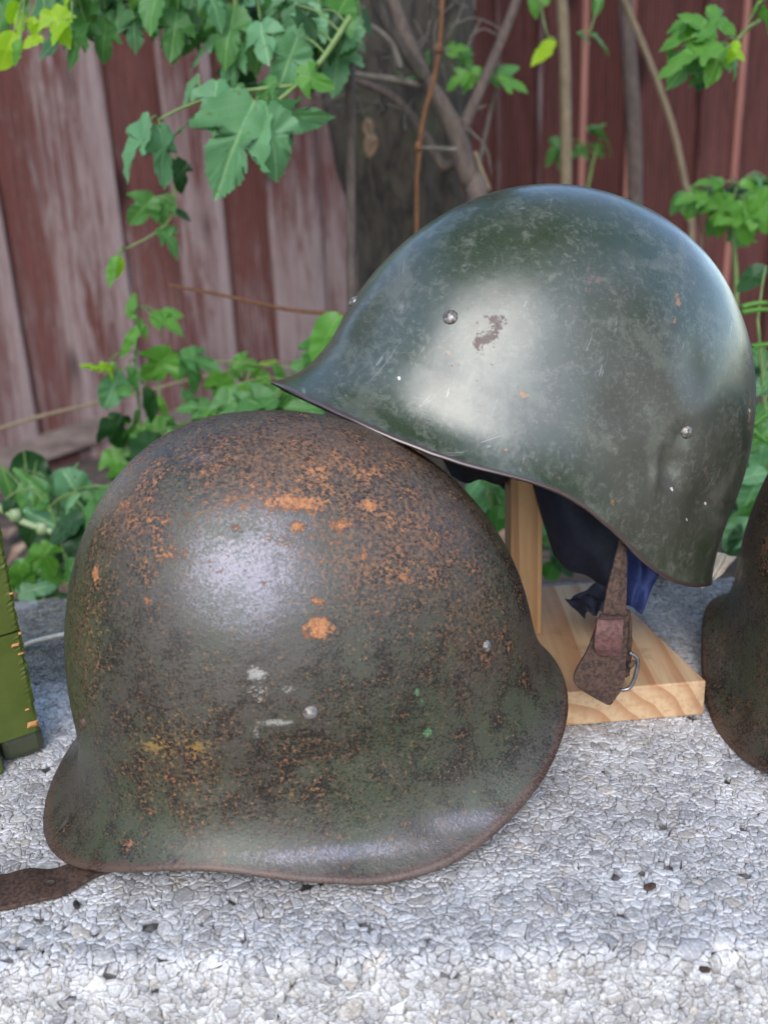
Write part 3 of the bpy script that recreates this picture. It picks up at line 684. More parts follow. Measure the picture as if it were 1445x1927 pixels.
# bare branching shrub in front of the trunk
p = Plant('bare_shrub', 'bare brown shrub forking in front of the tree trunk', 'shrub', gpt(905, 1.5))
Yb = 1.48
p.stem([gpt(960, Yb), at(905, 420, Yb), at(880, 330, Yb), at(862, 262, Yb), at(835, 205, Yb), at(800, 150, Yb), at(770, 85, Yb), at(745, 20, Yb), at(715, -60, Yb)], .017, .009, 'twig')
p.stem(yy([(862, 265), (878, 225), (905, 165), (935, 95), (972, 0), (1000, -80)], Yb), .0095, .006, 'twig')
p.stem(yy([(820, 185), (815, 100), (816, 0), (818, -80)], Yb), .006, .0045, 'bark')
p.stem(yy([(800, 150), (770, 110), (735, 60), (705, 0), (690, -60)], Yb - .04), .009, .006, 'bark')
p.stem([gpt(930, Yb + .05), at(880, 385, Yb + .05), at(830, 310, Yb + .05), at(790, 240, Yb + .05), at(735, 180, Yb + .05), at(640, 140, Yb + .05)], .010, .005, 'twig')
p.stem(yy([(795, 160), (740, 150), (680, 142), (635, 132)], Yb - .03), .006, .004, 'grey_twig')
p.stem(yy([(860, 282), (830, 280), (792, 278)], Yb - .05), .004, .0026, 'grey_twig')
p.stem(yy([(665, 135), (650, 85), (632, 40), (600, 10)], Yb - .03), .005, .003, 'grey_twig')
p.stem(yy([(755, 130), (735, 80), (700, 50), (660, 25)], Yb - .05), .005, .003, 'grey_twig')
p.stem(yy([(890, 345), (905, 290), (925, 200), (940, 160)], Yb + .06), .0045, .002, 'grey_twig')
p.stem(yy([(920, 358), (905, 320), (893, 285)], Yb + .02), .004, .003, 'tan')
p.stem(yy([(872, 212), (890, 208), (915, 198)], Yb), .002, .0012, 'grey_twig')
p.stem(yy([(850, 175), (880, 90), (905, 35)], Yb + .05), .003, .0015, 'grey_twig')
p.stem(yy([(840, 70), (860, 40), (872, 0)], Yb + .02), .002, .0012, 'grey_twig')
for k in range(34):
    a0 = (random.uniform(630, 900), random.uniform(-10, 260)); q = random.uniform(0, 6.28); L = random.uniform(40, 110)
    p.stem(yy([a0, (a0[0] + L * .5 * math.cos(q), a0[1] + L * .5 * math.sin(q) + random.uniform(-8, 8)), (a0[0] + L * math.cos(q + .3), a0[1] + L * math.sin(q + .3))], Yb + random.uniform(-.05, .15)), .0017, .0008, 'grey_twig', 4, 5)
for a in [(840, 100, 885, 85, 1.5, 'leaf_fresh', 'lobed'), (880, 140, 838, 160, 1.5, 'leaf_fresh', 'lobed'), (905, 130, 870, 170, 1.5, 'leaf_fresh', 'deep'), (870, 100, 890, 130, 1.52, 'leaf', 'lobed'), (925, 140, 940, 165, 1.5, 'leaf', 'lobed'),
          (940, 150, 998, 160, 1.49, 'leaf_fresh', 'lobed'), (935, 140, 975, 115, 1.5, 'leaf', 'oval'), (815, 90, 800, 125, 1.52, 'leaf', 'lobed'), (760, 150, 790, 140, 1.55, 'leaf', 'lobed'), (670, 75, 690, 95, 1.58, 'leaf_blue', 'oval')]: p.leaf(*a)
p.done(reach=.12)
# curled dry leaves caught on the trunk
p = Plant('dead_twig', 'two curled yellowish dead leaves hanging on a twig before the trunk', 'twig', at(695, 230, 1.6))
p.stem(yy([(672, 180), (688, 225), (702, 270)], 1.6), .0012, .0008, 'grey_twig')
p.leaf(695, 222, 690, 262, 1.6, 'dry', 'oval'); p.leaf(700, 250, 695, 298, 1.6, 'dry', 'oval'); p.done()
# single stems
def stem_thing(name, label, pts, Y, r0, r1, mat, knots=(), ground=True):
    P_ = yy(pts, Y); s = smooth_path(([gpt(pts[0][0], Y)] if ground else []) + P_, 6); mb = MB(); mb.tube(s, r0, r1, 8)
    for x, y in knots:
        q = at(x, y, Y); mb.tube([q + [0, 0, -.006], q, q + [0, 0, .006]], r0 * 1.7, r0 * 1.2, 8)
    base = s[0]; o = obj(name, np.array(mb.v) - base, mb.f, M[mat]); o.location = base; return tag(o, label=label, cat='stem')
stem_thing('vine_stem', 'thin orange vine stem with a knot running up in front of the trunk', [(784, 430), (787, 310), (795, 230), (818, 140), (829, 60), (835, -80)], 1.35, .0032, .0028, 'copper', ((826, 90), (787, 275)))
stem_thing('bare_sapling', 'straight grey-tan sapling stem rising above the crown of the green helmet', [(1064, 420), (1064, 280), (1062, 120), (1052, -80)], 1.9, .0115, .010, 'tan')
stem_thing('bent_stem', 'pale leaning stem right of the green helmet crown', [(1300, 420), (1288, 345), (1262, 230), (1215, 100), (1165, -20)], 2.0, .007, .006, 'tan')
stem_thing('grey_stem', 'broad dim grey-brown stem against the fence behind the leaning pale stem', [(1195, 460), (1192, 250), (1180, 60), (1172, -80)], 2.2, .017, .015, 'twig')
stem_thing('dry_stalk', 'thin tan stalk slanting across the left fence boards', [(-60, 828), (60, 788), (250, 742), (420, 700), (560, 678)], 1.5, .0036, .0022, 'tan', (), False)
stem_thing('twig', 'short orange dry twig poking in left of the green helmet', [(318, 536), (430, 558), (540, 582), (622, 590), (680, 596)], 1.2, .0018, .0032, 'copper', (), False)
stem_thing('pale_stalk', 'thick pale green stalk leaning beside the rusty helmet at far left', [(-40, 925), (30, 975), (95, 1000), (148, 1020)], 1.0, .0045, .0034, 'pale_stem', ((30, 968), (80, 993)), False)
stem_thing('white_cord', 'short pale twisted cord lying on the dirty back of the slab', [(20, 1225), (60, 1209), (95, 1200), (150, 1188)], .735, .0022, .0022, 'cream', (), False)

# seedling at centre left
p = Plant('seedling', 'bright green seedling with lobed leaves in front of the left fence boards', 'plant', gpt(260, 1.25))
p.stem([gpt(285, 1.25)] + yy([(268, 860), (262, 760), (255, 680), (258, 590), (250, 560)], 1.25), .0028, .0012, 'green_stem')
p.stem(yy([(265, 720), (330, 690), (420, 680), (520, 690), (600, 690)], 1.25), .0016, .001, 'green_stem')
for a in [(245, 590, 250, 550, 1.22, 'leaf_fresh', 'oval'), (255, 600, 235, 585, 1.22, 'leaf_fresh', 'oval'), (258, 600, 278, 640, 1.21, 'leaf_fresh', 'oval'), (285, 595, 348, 622, 1.2, 'leaf_fresh', 'lobed'), (270, 610, 210, 675, 1.21, 'leaf_fresh', 'narrow'), (300, 590, 345, 590, 1.22, 'leaf_fresh', 'oval'),
          (325, 660, 268, 728, 1.18, 'leaf_fresh', 'lobed'), (340, 668, 415, 690, 1.17, 'leaf', 'deep'), (350, 670, 385, 735, 1.18, 'leaf', 'lobed'), (240, 690, 265, 735, 1.2, 'leaf', 'oval'), (225, 700, 195, 775, 1.22, 'leaf_blue', 'oval'), (205, 680, 235, 700, 1.2, 'leaf', 'narrow'),
          (270, 730, 300, 795, 1.18, 'leaf_dark', 'oval'), (300, 745, 305, 790, 1.19, 'leaf_fresh', 'oval'), (345, 735, 375, 765, 1.2, 'leaf', 'lobed'), (430, 690, 455, 710, 1.25, 'leaf_fresh', 'oval'), (440, 680, 490, 690, 1.25, 'leaf_fresh', 'lobed'), (485, 690, 520, 672, 1.26, 'leaf_lime', 'oval'),
          (220, 740, 262, 690, 1.22, 'leaf', 'lobed'), (440, 740, 480, 730, 1.25, 'leaf', 'lobed'), (500, 700, 480, 740, 1.26, 'leaf_fresh', 'lobed')]: p.leaf(*a)
mb = p.tubes.setdefault('leaf_lime', MB())
for k in range(40):
    t = k / 40; c = at(155 + 55 * t, 688 + 6 * t, 1.2); d = rng.normal(size=3) * .004 * (.4 + t); mb.tube([c, c + d], .0024, .0012, 5)
p.done()
# plants rising behind the rusty helmet
p = Plant('leafy_plant', 'low leafy plant showing just above the crown of the rusty helmet', 'plant', gpt(450, 1.15))
p.stem([gpt(440, 1.2)] + yy([(440, 860), (450, 760), (470, 700)], 1.2), .0025, .0012, 'green_stem'); p.stem([gpt(560, 1.2)] + yy([(560, 760), (575, 680), (600, 640)], 1.15), .0025, .0012, 'green_stem')
p.cluster(480, 770, 110, 40, 14, (45, 80), 1.3, ['leaf_dark', 'leaf'], ['lobed'], 120, 60)
p.cluster(455, 765, 95, 30, 14, (55, 90), 1.15, ['leaf_fresh', 'leaf'], ['lobed', 'deep'], 170, 50)
p.cluster(560, 740, 60, 30, 8, (50, 85), 1.15, ['leaf_fresh', 'leaf'], ['lobed'], 190, 50)
for a in [(640, 590, 578, 695, 1.05, 'leaf_fresh', 'oval'), (600, 640, 575, 705, 1.08, 'leaf', 'lobed'), (590, 680, 545, 690, 1.1, 'leaf', 'lobed')]: p.leaf(*a)
p.done()
# undergrowth at the lower left: four separate plants
specs = [('undergrowth_plant', 'dark broad-leaved plant tucked behind the left shoulder of the rusty helmet', (270, 860, 75, 70), 22, (55, 110), 1.2, ['leaf_dark', 'leaf', 'leaf_dark', 'leaf_fresh'], ['oval', 'lobed']),
         ('undergrowth_plant', 'plant with long drooping grey-green leaves beside the pale stalk', (110, 950, 100, 50), 20, (70, 125), 1.12, ['leaf_blue', 'leaf', 'leaf_dark'], ['oval', 'narrow']),
         ('undergrowth_plant', 'small green plant growing at the foot of the slab beside the dead leaves', (110, 1095, 70, 45), 16, (45, 90), .95, ['leaf_fresh', 'leaf', 'leaf_blue'], ['lobed', 'oval']),
         ('undergrowth_plant', 'very dark glossy plant in the shade between stalk and rusty helmet', (150, 1030, 55, 50), 14, (60, 110), 1.02, ['leaf_dark', 'leaf_dark', 'leaf'], ['oval'])]
for nm, lb, (cx, cy, rx, ry), n_, sz, Y, ms, kd in specs:
    p = Plant(nm, lb, 'plant', gpt(cx, Y)); p.stem([gpt(cx, Y), at(cx, cy + ry * .6, Y), at(cx + 10, cy - ry * .4, Y)], .0025, .0012, 'green_stem'); p.stem([gpt(cx - 20, Y), at(cx - rx * .5, cy, Y)], .002, .001, 'green_stem')
    p.cluster(cx, cy, rx, ry, n_, sz, Y, ms, kd, 100, 60); p.done()
# drooping long leaf, light
p = Plant('drooping_plant', 'plant with one pale curling leaf in the lower left undergrowth', 'plant', gpt(130, 1.0))
p.stem([gpt(120, 1.02)] + yy([(110, 1000), (80, 940), (60, 920)], 1.02), .002, .001, 'green_stem')
for a in [(150, 928, 98, 990, 1.0, 'leaf_blue', 'narrow'), (60, 915, 45, 970, 1.02, 'leaf_blue', 'narrow'), (150, 930, 165, 970, 1.02, 'leaf_dark', 'oval'), (90, 930, 60, 960, 1.02, 'leaf', 'oval'), (10, 940, 40, 985, 1.0, 'leaf_dark', 'oval')]: p.leaf(*a)
p.done()
# leaf litter
v = []; f = []
for k in range(150):
    x, y = random.uniform(-.85, .2), random.uniform(.9, 1.7); L = random.uniform(.02, .05); z = float(ground_z(x, y)) + .012 + random.random() * .03
    q = random.uniform(0, 6.28); d = np.array([math.cos(q), math.sin(q), random.uniform(-.5, .5)]); e = np.array([-math.sin(q), math.cos(q), random.uniform(-.4, .4)]); c = np.array([x, y, z]); n_ = len(v)
    v += [c - d * L, c - e * L * .4 + [0, 0, .01], c + d * L, c + e * L * .4 + [0, 0, .008], c]; f += [(n_, n_ + 1, n_ + 4), (n_ + 1, n_ + 2, n_ + 4), (n_ + 2, n_ + 3, n_ + 4), (n_ + 3, n_, n_ + 4)]
obj('leaf_litter', v, f, M['dry'], None, False, label='brown dead leaves littering the earth behind the slab', kind='stuff')
v = []; mb = MB()
for k in range(26):
    x, y = random.uniform(-.75, -.3), random.uniform(.93, 1.3); c = np.array([x, y, float(ground_z(x, y)) + .03]); q = random.uniform(-.6, .6); d = np.array([math.cos(q), math.sin(q), random.uniform(-.2, .3)]) * random.uniform(.03, .08); mb.tube([c - d, c, c + d], .002, .001, 5)
mb.build('dead_stalks', M['tan'], None, label='tan broken stalks among the dead leaves behind the slab', kind='stuff')

# right-hand foliage
p = Plant('hanging_twig', 'twig with a big bunch of bright green leaves in the upper right corner', 'shrub', at(1500, -60, 1.2))
p.stem(yy([(1520, -80), (1470, 10), (1410, 50), (1375, 85), (1340, 100)], 1.2), .003, .0015, 'green_stem')
for a in [(1350, 85, 1235, 120, 1.15, 'leaf_fresh', 'lobed'), (1340, 75, 1300, 10, 1.17, 'leaf_fresh', 'lobed'), (1360, 90, 1330, 160, 1.16, 'leaf_fresh', 'deep'), (1300, 40, 1245, 95, 1.19, 'leaf_fresh', 'deep'), (1340, 60, 1250, 60, 1.18, 'leaf_fresh', 'lobed'), (1375, 90, 1405, 110, 1.13, 'leaf_lime', 'oval'), (1385, 75, 1375, 120, 1.14, 'leaf_lime', 'oval'),
          (1380, 110, 1390, 150, 1.16, 'leaf', 'lobed'), (1310, 100, 1255, 160, 1.2, 'leaf', 'lobed'), (1360, 100, 1300, 145, 1.2, 'leaf', 'deep'), (1430, 15, 1455, 60, 1.17, 'leaf_fresh', 'lobed'), (1440, -5, 1400, 35, 1.17, 'leaf_fresh', 'narrow'), (1340, 120, 1310, 168, 1.22, 'leaf_dark', 'lobed'), (1330, 20, 1390, 60, 1.2, 'leaf_fresh', 'lobed')]: p.leaf(*a)
p.done()
p = Plant('small_twig', 'few small green leaves above the crown of the green helmet near the top edge', 'twig', at(1060, -60, 1.5))
p.stem(yy([(1010, -60), (1015, 0), (1030, 70)], 1.5), .002, .001, 'green_stem'); p.stem(yy([(1150, -60), (1125, 10), (1110, 60)], 1.5), .002, .001, 'green_stem')
for a in [(1000, -15, 1015, 35, 1.5, 'leaf_fresh', 'oval'), (1045, 75, 995, 118, 1.5, 'leaf_lime', 'oval'), (1085, 62, 1115, 72, 1.5, 'leaf', 'oval'), (1110, 65, 1155, 90, 1.5, 'leaf', 'oval'), (1130, -10, 1115, 30, 1.5, 'leaf', 'oval'), (1030, 10, 1018, -20, 1.5, 'leaf_fresh', 'oval')]: p.leaf(*a)
p.done()
p = Plant('sapling', 'sapling with dark green lobed leaves low against the fence behind the green helmet', 'sapling', gpt(1120, 2.0))
p.stem([gpt(1110, 2.0)] + yy([(1105, 420), (1110, 330), (1125, 270), (1130, 235)], 2.0), .004, .002, 'green_stem')
for a in [(1065, 265, 1020, 300, 1.98, 'leaf', 'lobed'), (1060, 275, 1062, 330, 1.98, 'leaf', 'lobed'), (1085, 275, 1110, 300, 2.0, 'leaf', 'lobed'), (1110, 240, 1165, 270, 1.98, 'leaf', 'lobed'), (1120, 255, 1105, 235, 2.0, 'leaf', 'oval'), (1120, 270, 1130, 300, 2.0, 'leaf', 'lobed'), (1125, 240, 1140, 230, 2.0, 'leaf', 'oval')]: p.leaf(*a)
p.done()
p = Plant('leafy_shrub', 'fresh green lobed-leaf shrub right of the green helmet crown', 'shrub', gpt(1380, 1.35))
p.stem([gpt(1390, 1.4)] + yy([(1385, 560), (1375, 430), (1385, 350)], 1.38), .004, .002, 'green_stem'); p.stem(yy([(1380, 450), (1330, 390), (1285, 370)], 1.38), .002, .001, 'green_stem')
p.cluster(1380, 400, 75, 50, 12, (50, 85), 1.42, ['leaf_dark', 'leaf', 'leaf_fresh'], ['lobed'], 110, 60)
p.stem(yy([(1320, 470), (1318, 430), (1312, 400)], 1.4), .002, .0015, 'tan')
for a in [(1360, 345, 1310, 335, 1.35, 'leaf_fresh', 'lobed'), (1330, 370, 1270, 375, 1.35, 'leaf_fresh', 'lobed'), (1310, 375, 1290, 415, 1.36, 'leaf_fresh', 'oval'), (1360, 365, 1345, 445, 1.34, 'leaf_fresh', 'deep'), (1390, 350, 1430, 335, 1.35, 'leaf_fresh', 'oval'), (1400, 380, 1400, 465, 1.33, 'leaf_fresh', 'lobed'), (1420, 365, 1450, 440, 1.33, 'leaf_fresh', 'lobed'),
          (1340, 340, 1390, 390, 1.36, 'leaf_fresh', 'lobed'), (1290, 360, 1255, 400, 1.38, 'leaf', 'oval'), (1420, 330, 1450, 360, 1.35, 'leaf', 'lobed'), (1360, 390, 1325, 440, 1.37, 'leaf', 'lobed')]: p.leaf(*a)
p.done()
p = Plant('bindweed', 'broad dark leaves and long blades crowding right of the green helmet', 'plant', gpt(1430, 1.05))
p.stem([gpt(1440, 1.0)] + yy([(1445, 1000), (1440, 800), (1425, 600)], 1.05), .003, .0015, 'green_stem')
for a in [(1440, 500, 1385, 545, 1.1, 'leaf_dark', 'oval'), (1450, 690, 1420, 640, 1.1, 'leaf', 'oval'), (1455, 700, 1420, 745, 1.05, 'leaf_blue', 'oval'), (1450, 760, 1405, 800, 1.05, 'leaf', 'oval'), (1455, 800, 1400, 850, 1.04, 'leaf', 'oval'), (1440, 830, 1410, 900, 1.04, 'leaf_blue', 'oval'), (1445, 890, 1380, 900, 1.02, 'leaf_blue', 'oval'),
          (1430, 900, 1385, 970, 1.02, 'leaf_blue', 'oval'), (1420, 960, 1365, 985, 1.02, 'leaf', 'oval'), (1410, 975, 1360, 1040, 1.0, 'leaf_blue', 'oval'), (1440, 930, 1400, 1010, 1.01, 'leaf', 'oval'), (1400, 1020, 1350, 1050, 1.0, 'leaf_dark', 'oval')]: p.leaf(*a)
p.cluster(1430, 900, 50, 130, 18, (55, 95), 1.25, ['leaf_dark'], 'oval', 120, 60); p.cluster(1440, 780, 40, 160, 16, (50, 90), 1.15, ['leaf_dark', 'leaf', 'leaf_dark'], 'oval', 120, 60); p.cluster(1400, 970, 40, 60, 10, (50, 85), 1.08, ['leaf_dark', 'leaf', 'leaf_blue'], 'oval', 120, 60)
for pts in ([(1395, 578), (1430, 570), (1500, 572)], [(1395, 588), (1440, 582), (1500, 590)], [(1415, 652), (1440, 648), (1500, 640)], [(1418, 800), (1440, 782), (1480, 760)], [(1415, 810), (1440, 830), (1480, 850)]): p.stalks.append((MB(), 'leaf_fresh', 'blade')); p.stalks[-1][0].tube(smooth_path(yy(pts, 1.0), 4), .003, .002, 6)
p.done()
p = Plant('shade_plant', 'glossy green leaves showing between the two helmets beside the pine post', 'plant', gpt(920, 1.0))
p.stem([gpt(925, 1.0)] + yy([(925, 1000), (920, 900)], 1.0), .0025, .0015, 'green_stem')
p.cluster(925, 930, 45, 60, 14, (55, 90), 1.02, ['leaf_fresh', 'leaf', 'leaf_blue'], 'oval', 100, 60); p.cluster(1035, 1040, 30, 40, 6, (50, 80), 1.05, ['leaf_dark', 'leaf'], 'oval', 100, 60); p.done()

# ------------------------------------------------------------------ helmets
HV1 = [0.1476, 0.1108, 0.1677, 1.9083, 2.1123, -0.1488, 0.0134, -0.0477, -0.0089, -0.0084, 0.0029, 0.0109, -0.0054, -0.0058, -0.0005, -0.0038, 0.0208, 0.0059, 0.0032, -0.0009, -0.0032, 0.0021, 0.0058, -0.0379, 0.0938, 3.2182, -0.0764, 0.5486, 0.0777]
HV2 = [0.1604, 0.1058, 0.1709, 1.9205, 2.1881, 0.0231, 0.015, -0.0469, 0.0044, 0, -0.0029, 0, -0.0045, 0, 0.0055, 0, 0.0098, 0.009, 0, 0.0046, 0, -0.0004, 0, 0.1681, -0.5009, 3.2908, 0.115, 0.6683, 0.1929]
HV3 = [-0.0058, -0.0066, 1.364, 0.3659, 0.6134, 0.0711]
def rotm(rx, ry, rz):
    c, s = math.cos, math.sin
    X = np.array([[1, 0, 0], [0, c(rx), -s(rx)], [0, s(rx), c(rx)]]); Y = np.array([[c(ry), 0, s(ry)], [0, 1, 0], [-s(ry), 0, c(ry)]]); Z = np.array([[c(rz), -s(rz), 0], [s(rz), c(rz), 0], [0, 0, 1]])
    return Z @ Y @ X
def four(c, ph):
    o = c[0] + 0 * ph
    for k in range(1, (len(c) - 1) // 2 + 1): o = o + c[2 * k - 1] * np.cos(k * ph) + c[2 * k] * np.sin(k * ph)
    return o
def helmet_shell(v, NF=480, NTt=175, seed=0):
    phi = np.linspace(0, 2 * np.pi, NF, endpoint=False); t = np.linspace(0, 1, NTt + 1)[1:]
    a, b, Hh, p, q, egg, L = v[:7]; zr = four(v[7:16], phi); fl = np.maximum(four(v[16:23], phi), .001)
    zr = zr + .0022 * (fbm(np.stack([np.cos(phi) * 5, np.sin(phi) * 5, 0 * phi + seed], -1), 3, seed) - .5)
    Z = Hh - (Hh - zr[:, None]) * (1 - np.cos(t * np.pi / 2))[None] ** .9
    rho = (1 - np.clip(Z / Hh, 0, 1) ** p) ** (1 / q) + np.where(Z < 0, -Z * .6, 0)
    fx = fl[:, None] * np.exp(-(Z - zr[:, None]) / L) * np.minimum(1, t * 4)[None]
    cx, sy = np.cos(phi)[:, None], np.sin(phi)[:, None]; ra = 1 / np.sqrt((cx / (a * (1 + egg * cx))) ** 2 + (sy / b) ** 2); r = ra * rho + fx
    P_ = np.stack([r * cx, r * sy, Z], -1)
    nz_ = (fbm(P_.reshape(-1, 3) * 22, 3, seed) - .5).reshape(NF, NTt); P_ = P_ * (1 + nz_ * .008)[..., None]
    V_ = np.concatenate([P_.reshape(-1, 3), [[0, 0, Hh]]])
    f = [(i * NTt + j, i * NTt + j + 1, ((i + 1) % NF) * NTt + j + 1, ((i + 1) % NF) * NTt + j) for i in range(NF) for j in range(NTt - 1)]
    f += [(NF * NTt, i * NTt, ((i + 1) % NF) * NTt) for i in range(NF)]
    T_ = np.concatenate([np.tile(t, NF), [0]]); return V_, f, T_
class Surf:                                               # finds spots on a helmet's skin
    def __init__(s, Wp): s.W = Wp; s.p, s.z = proj(Wp)
    def hit(s, px, py):
        d = np.hypot(s.p[:, 0] - px, s.p[:, 1] - py); k = np.where(d < 7)[0]
        if len(k) == 0: return int(d.argmin())
        return int(k[s.z[k].argmin()])
    def blob(s, px, py, rx, ry, amp=1.0, rot=0.0):
        i = s.hit(px, py); d = s.W - s.W[i]; sc = s.z[i] / F; x, y, w = d @ cr / (rx * sc), d @ cu / (ry * sc), d @ fw / (2.5 * max(rx, ry) * sc)
        if rot: x, y = x * math.cos(rot) + y * math.sin(rot), -x * math.sin(rot) + y * math.cos(rot)
        return amp * np.exp(-(x * x + y * y + np.maximum(0, np.abs(w) - .6) ** 2))
def normals_of(me):
    a = np.zeros(len(me.vertices) * 3, np.float32); me.vertex_normals.foreach_get('vector', a); return a.reshape(-1, 3)
def bare_sheen1(sf): return np.maximum.reduce([sf.blob(465, 1075, 150, 140, .95), sf.blob(520, 980, 110, 60, .7), sf.blob(400, 1130, 60, 70, .6), sf.blob(380, 855, 50, 22, .5, .4), sf.blob(640, 1598, 230, 20, .85), sf.blob(880, 1540, 100, 26, .8, .5)])  # pale metal patches painted where dome and flare catch the highlight
def build_helmet(v, loc, rot, label, mat, wearfn, name='steel_helmet', seed=0, dents=()):
    Rm = rotm(*rot); V_, f, T_ = helmet_shell(v, seed=seed); Wp = V_ @ Rm.T + loc; sf = Surf(Wp)
    for (px, py, rx, ry, dep, ro) in dents:
        i = sf.hit(px, py); nrm = Wp[i] - np.asarray(loc); nrm /= np.linalg.norm(nrm); Wp = Wp - nrm * (dep * sf.blob(px, py, rx, ry, 1, ro))[:, None]
    sf = Surf(Wp)
    root = empty(name, loc, Rm, label=label, cat='helmet')
    sh = obj('shell', Wp, f, [mat, M['inside']], root)
    wear, marks = wearfn(sf, T_, V_); attr(sh.data, 'wear', wear); attr(sh.data, 'marks', marks)
    fattr(sh.data, 'bare', bare_sheen1(sf) if wearfn is wear1 else 0 * T_)
    md = sh.modifiers.new('thickness', 'SOLIDIFY'); md.thickness = .0016; md.offset = -1; md.material_offset = 1; md.material_offset_rim = 0
    return root, sh, sf, Wp
def rivet(root, sf, Wp, sh, px, py, r, mat, hgt=.55):
    i = sf.hit(px, py); c = Wp[i]; n_ = normals_of(sh.data)[i] @ MATW[root.name][:3, :3].T
    if np.dot(n_, c - MATW[root.name][:3, 3]) < 0: n_ = -n_
    a = np.cross(n_, [0, 0, 1.0]); a /= np.linalg.norm(a); b = np.cross(n_, a); v = []; k = 18
    prof_ = [(1.0, -.3), (1.0, .12), (.9, .32), (.62, .8), (.3, 1.0)]
    for q, z in prof_:
        for j in range(k): t = 2 * math.pi * j / k; v.append(c + r * q * (math.cos(t) * a + math.sin(t) * b) + n_ * z * r * hgt)
    v.append(c + n_ * r * hgt * 1.03); f = [(m * k + j, m * k + (j + 1) % k, (m + 1) * k + (j + 1) % k, (m + 1) * k + j) for m in range(4) for j in range(k)] + [(4 * k + j, 4 * k + (j + 1) % k, 5 * k) for j in range(k)]
    return obj('rivet', v, f, M[mat], root)

def wear1(sf, T_, V_):
    B_ = sf.blob; R = 0 * T_; G = 0 * T_
    for a in [(565, 945, 60, 20, .95), (520, 940, 30, 12, .6), (640, 985, 24, 15, 1.0), (560, 985, 22, 14, .95), (600, 1180, 24, 26, 1.0), (585, 1200, 14, 12, .8), (602, 1130, 13, 10, .95), (175, 1080, 9, 20, 1.0), (272, 1128, 9, 10, .95), (305, 1135, 6, 8, .6), (218, 1117, 7, 7, .7), (450, 990, 14, 11, .95), (700, 945, 30, 14, .7), (690, 1040, 22, 14, .7),
              (770, 1085, 16, 18, .75), (235, 945, 30, 24, .72), (300, 975, 26, 14, .55), (340, 960, 18, 10, .6), (630, 1020, 40, 14, .5), (590, 880, 60, 24, .45), (480, 860, 70, 20, .4), (270, 880, 60, 40, .45), (690, 880, 60, 30, .45), (540, 1010, 40, 12, .4), (640, 1130, 20, 9, .5), (740, 1150, 14, 10, .45), (420, 1260, 30, 20, .25),
              (800, 1000, 70, 60, .30), (320, 1040, 60, 26, .4), (510, 1090, 15, 9, .5), (280, 1490, 60, 40, .2), (250, 1585, 40, 14, .3), (585, 1560, 18, 30, .25), (400, 1560, 40, 20, .2), (900, 1080, 50, 70, .3), (600, 870, 250, 95, .36), (270, 960, 110, 120, .37), (790, 1000, 150, 150, .31), (165, 1180, 40, 170, .28), (330, 1440, 150, 110, .17), (560, 1500, 120, 90, .08), (960, 1180, 60, 120, .26), (640, 1010, 120, 60, .34)]: R = np.maximum(R, B_(*a))
    for a in [(600, 850, 330, 120, .95), (230, 950, 120, 160, .7), (760, 1000, 220, 170, .85), (900, 1150, 110, 200, .55), (330, 1450, 170, 130, .45), (600, 1450, 150, 150, .3), (150, 1200, 50, 250, .5)]: G = np.maximum(G, B_(*a))
    Bc = np.maximum.reduce([B_(290, 1412, 42, 22, .75), B_(365, 1405, 28, 26, .75), B_(330, 1390, 60, 50, .35), B_(175, 1180, 18, 70, .3)])
    P_ = np.maximum.reduce([B_(485, 1270, 26, 18, .85, .6), B_(495, 1305, 28, 30, .6), B_(545, 1300, 18, 14, .6), B_(525, 1362, 42, 8, .95, .25), B_(485, 1385, 10, 24, .65), B_(590, 1345, 24, 24, .35), B_(760, 1335, 50, 5, .45, .15), B_(600, 1380, 10, 14, .4)])
    Ch = np.maximum.reduce([B_(788, 1305, 6, 11, .9), B_(808, 1384, 13, 13, .85), B_(800, 1318, 5, 7, .8)])
    rim = np.clip((T_ - .965) / .035, 0, 1) * .62
    rim = rim + (T_ > .994) * .5
    return np.stack([R, G, Bc], -1), np.stack([P_, Ch, rim], -1)
h1, sh1, sf1, W1 = build_helmet(HV1, HV1[26:29], HV1[23:26], 'rusty brown-olive steel helmet resting on the slab, peeling orange spots on its dome', M['rusty'], wear1, seed=3, dents=((380, 1520, 60, 40, -.0012, 0), (700, 1420, 120, 40, .0015, 0), (240, 1500, 20, 50, .0012, 0)))
for px, py, r, m_ in ((587, 1343, .0042, 'rivet'), (922, 1216, .0036, 'rivet'), (152, 1362, .0036, 'rust_rivet')): rivet(h1, sf1, W1, sh1, px, py, r, m_)
# dark split in the left flare
def surface_strip(sf, Wp, root, name, pts, w, mat, lift=.0006):
    c = [Wp[sf.hit(*p)] for p in pts]; c = smooth_path(c, 4); v = []
    for i, p in enumerate(c):
        t = c[min(i + 1, len(c) - 1)] - c[max(i - 1, 0)]; t /= np.linalg.norm(t); n_ = CAM - p; n_ /= np.linalg.norm(n_); s = np.cross(t, n_); k = w * math.sin(math.pi * (i + .35) / (len(c) - .3))
        v += [p + n_ * lift + s * k, p + n_ * lift - s * k, p - n_ * .003 - s * k, p - n_ * .003 + s * k]
    f = [(4 * i + j, 4 * i + (j + 1) % 4, 4 * i + 4 + (j + 1) % 4, 4 * i + 4 + j) for i in range(len(c) - 1) for j in range(4)] + [(3, 2, 1, 0), tuple(4 * (len(c) - 1) + j for j in range(4))]
    return obj(name, v, f, mat, root)
surface_strip(sf1, W1, h1, 'split', [(129, 1524), (122, 1545), (106, 1562)], .0016, M['inside'], .0014)
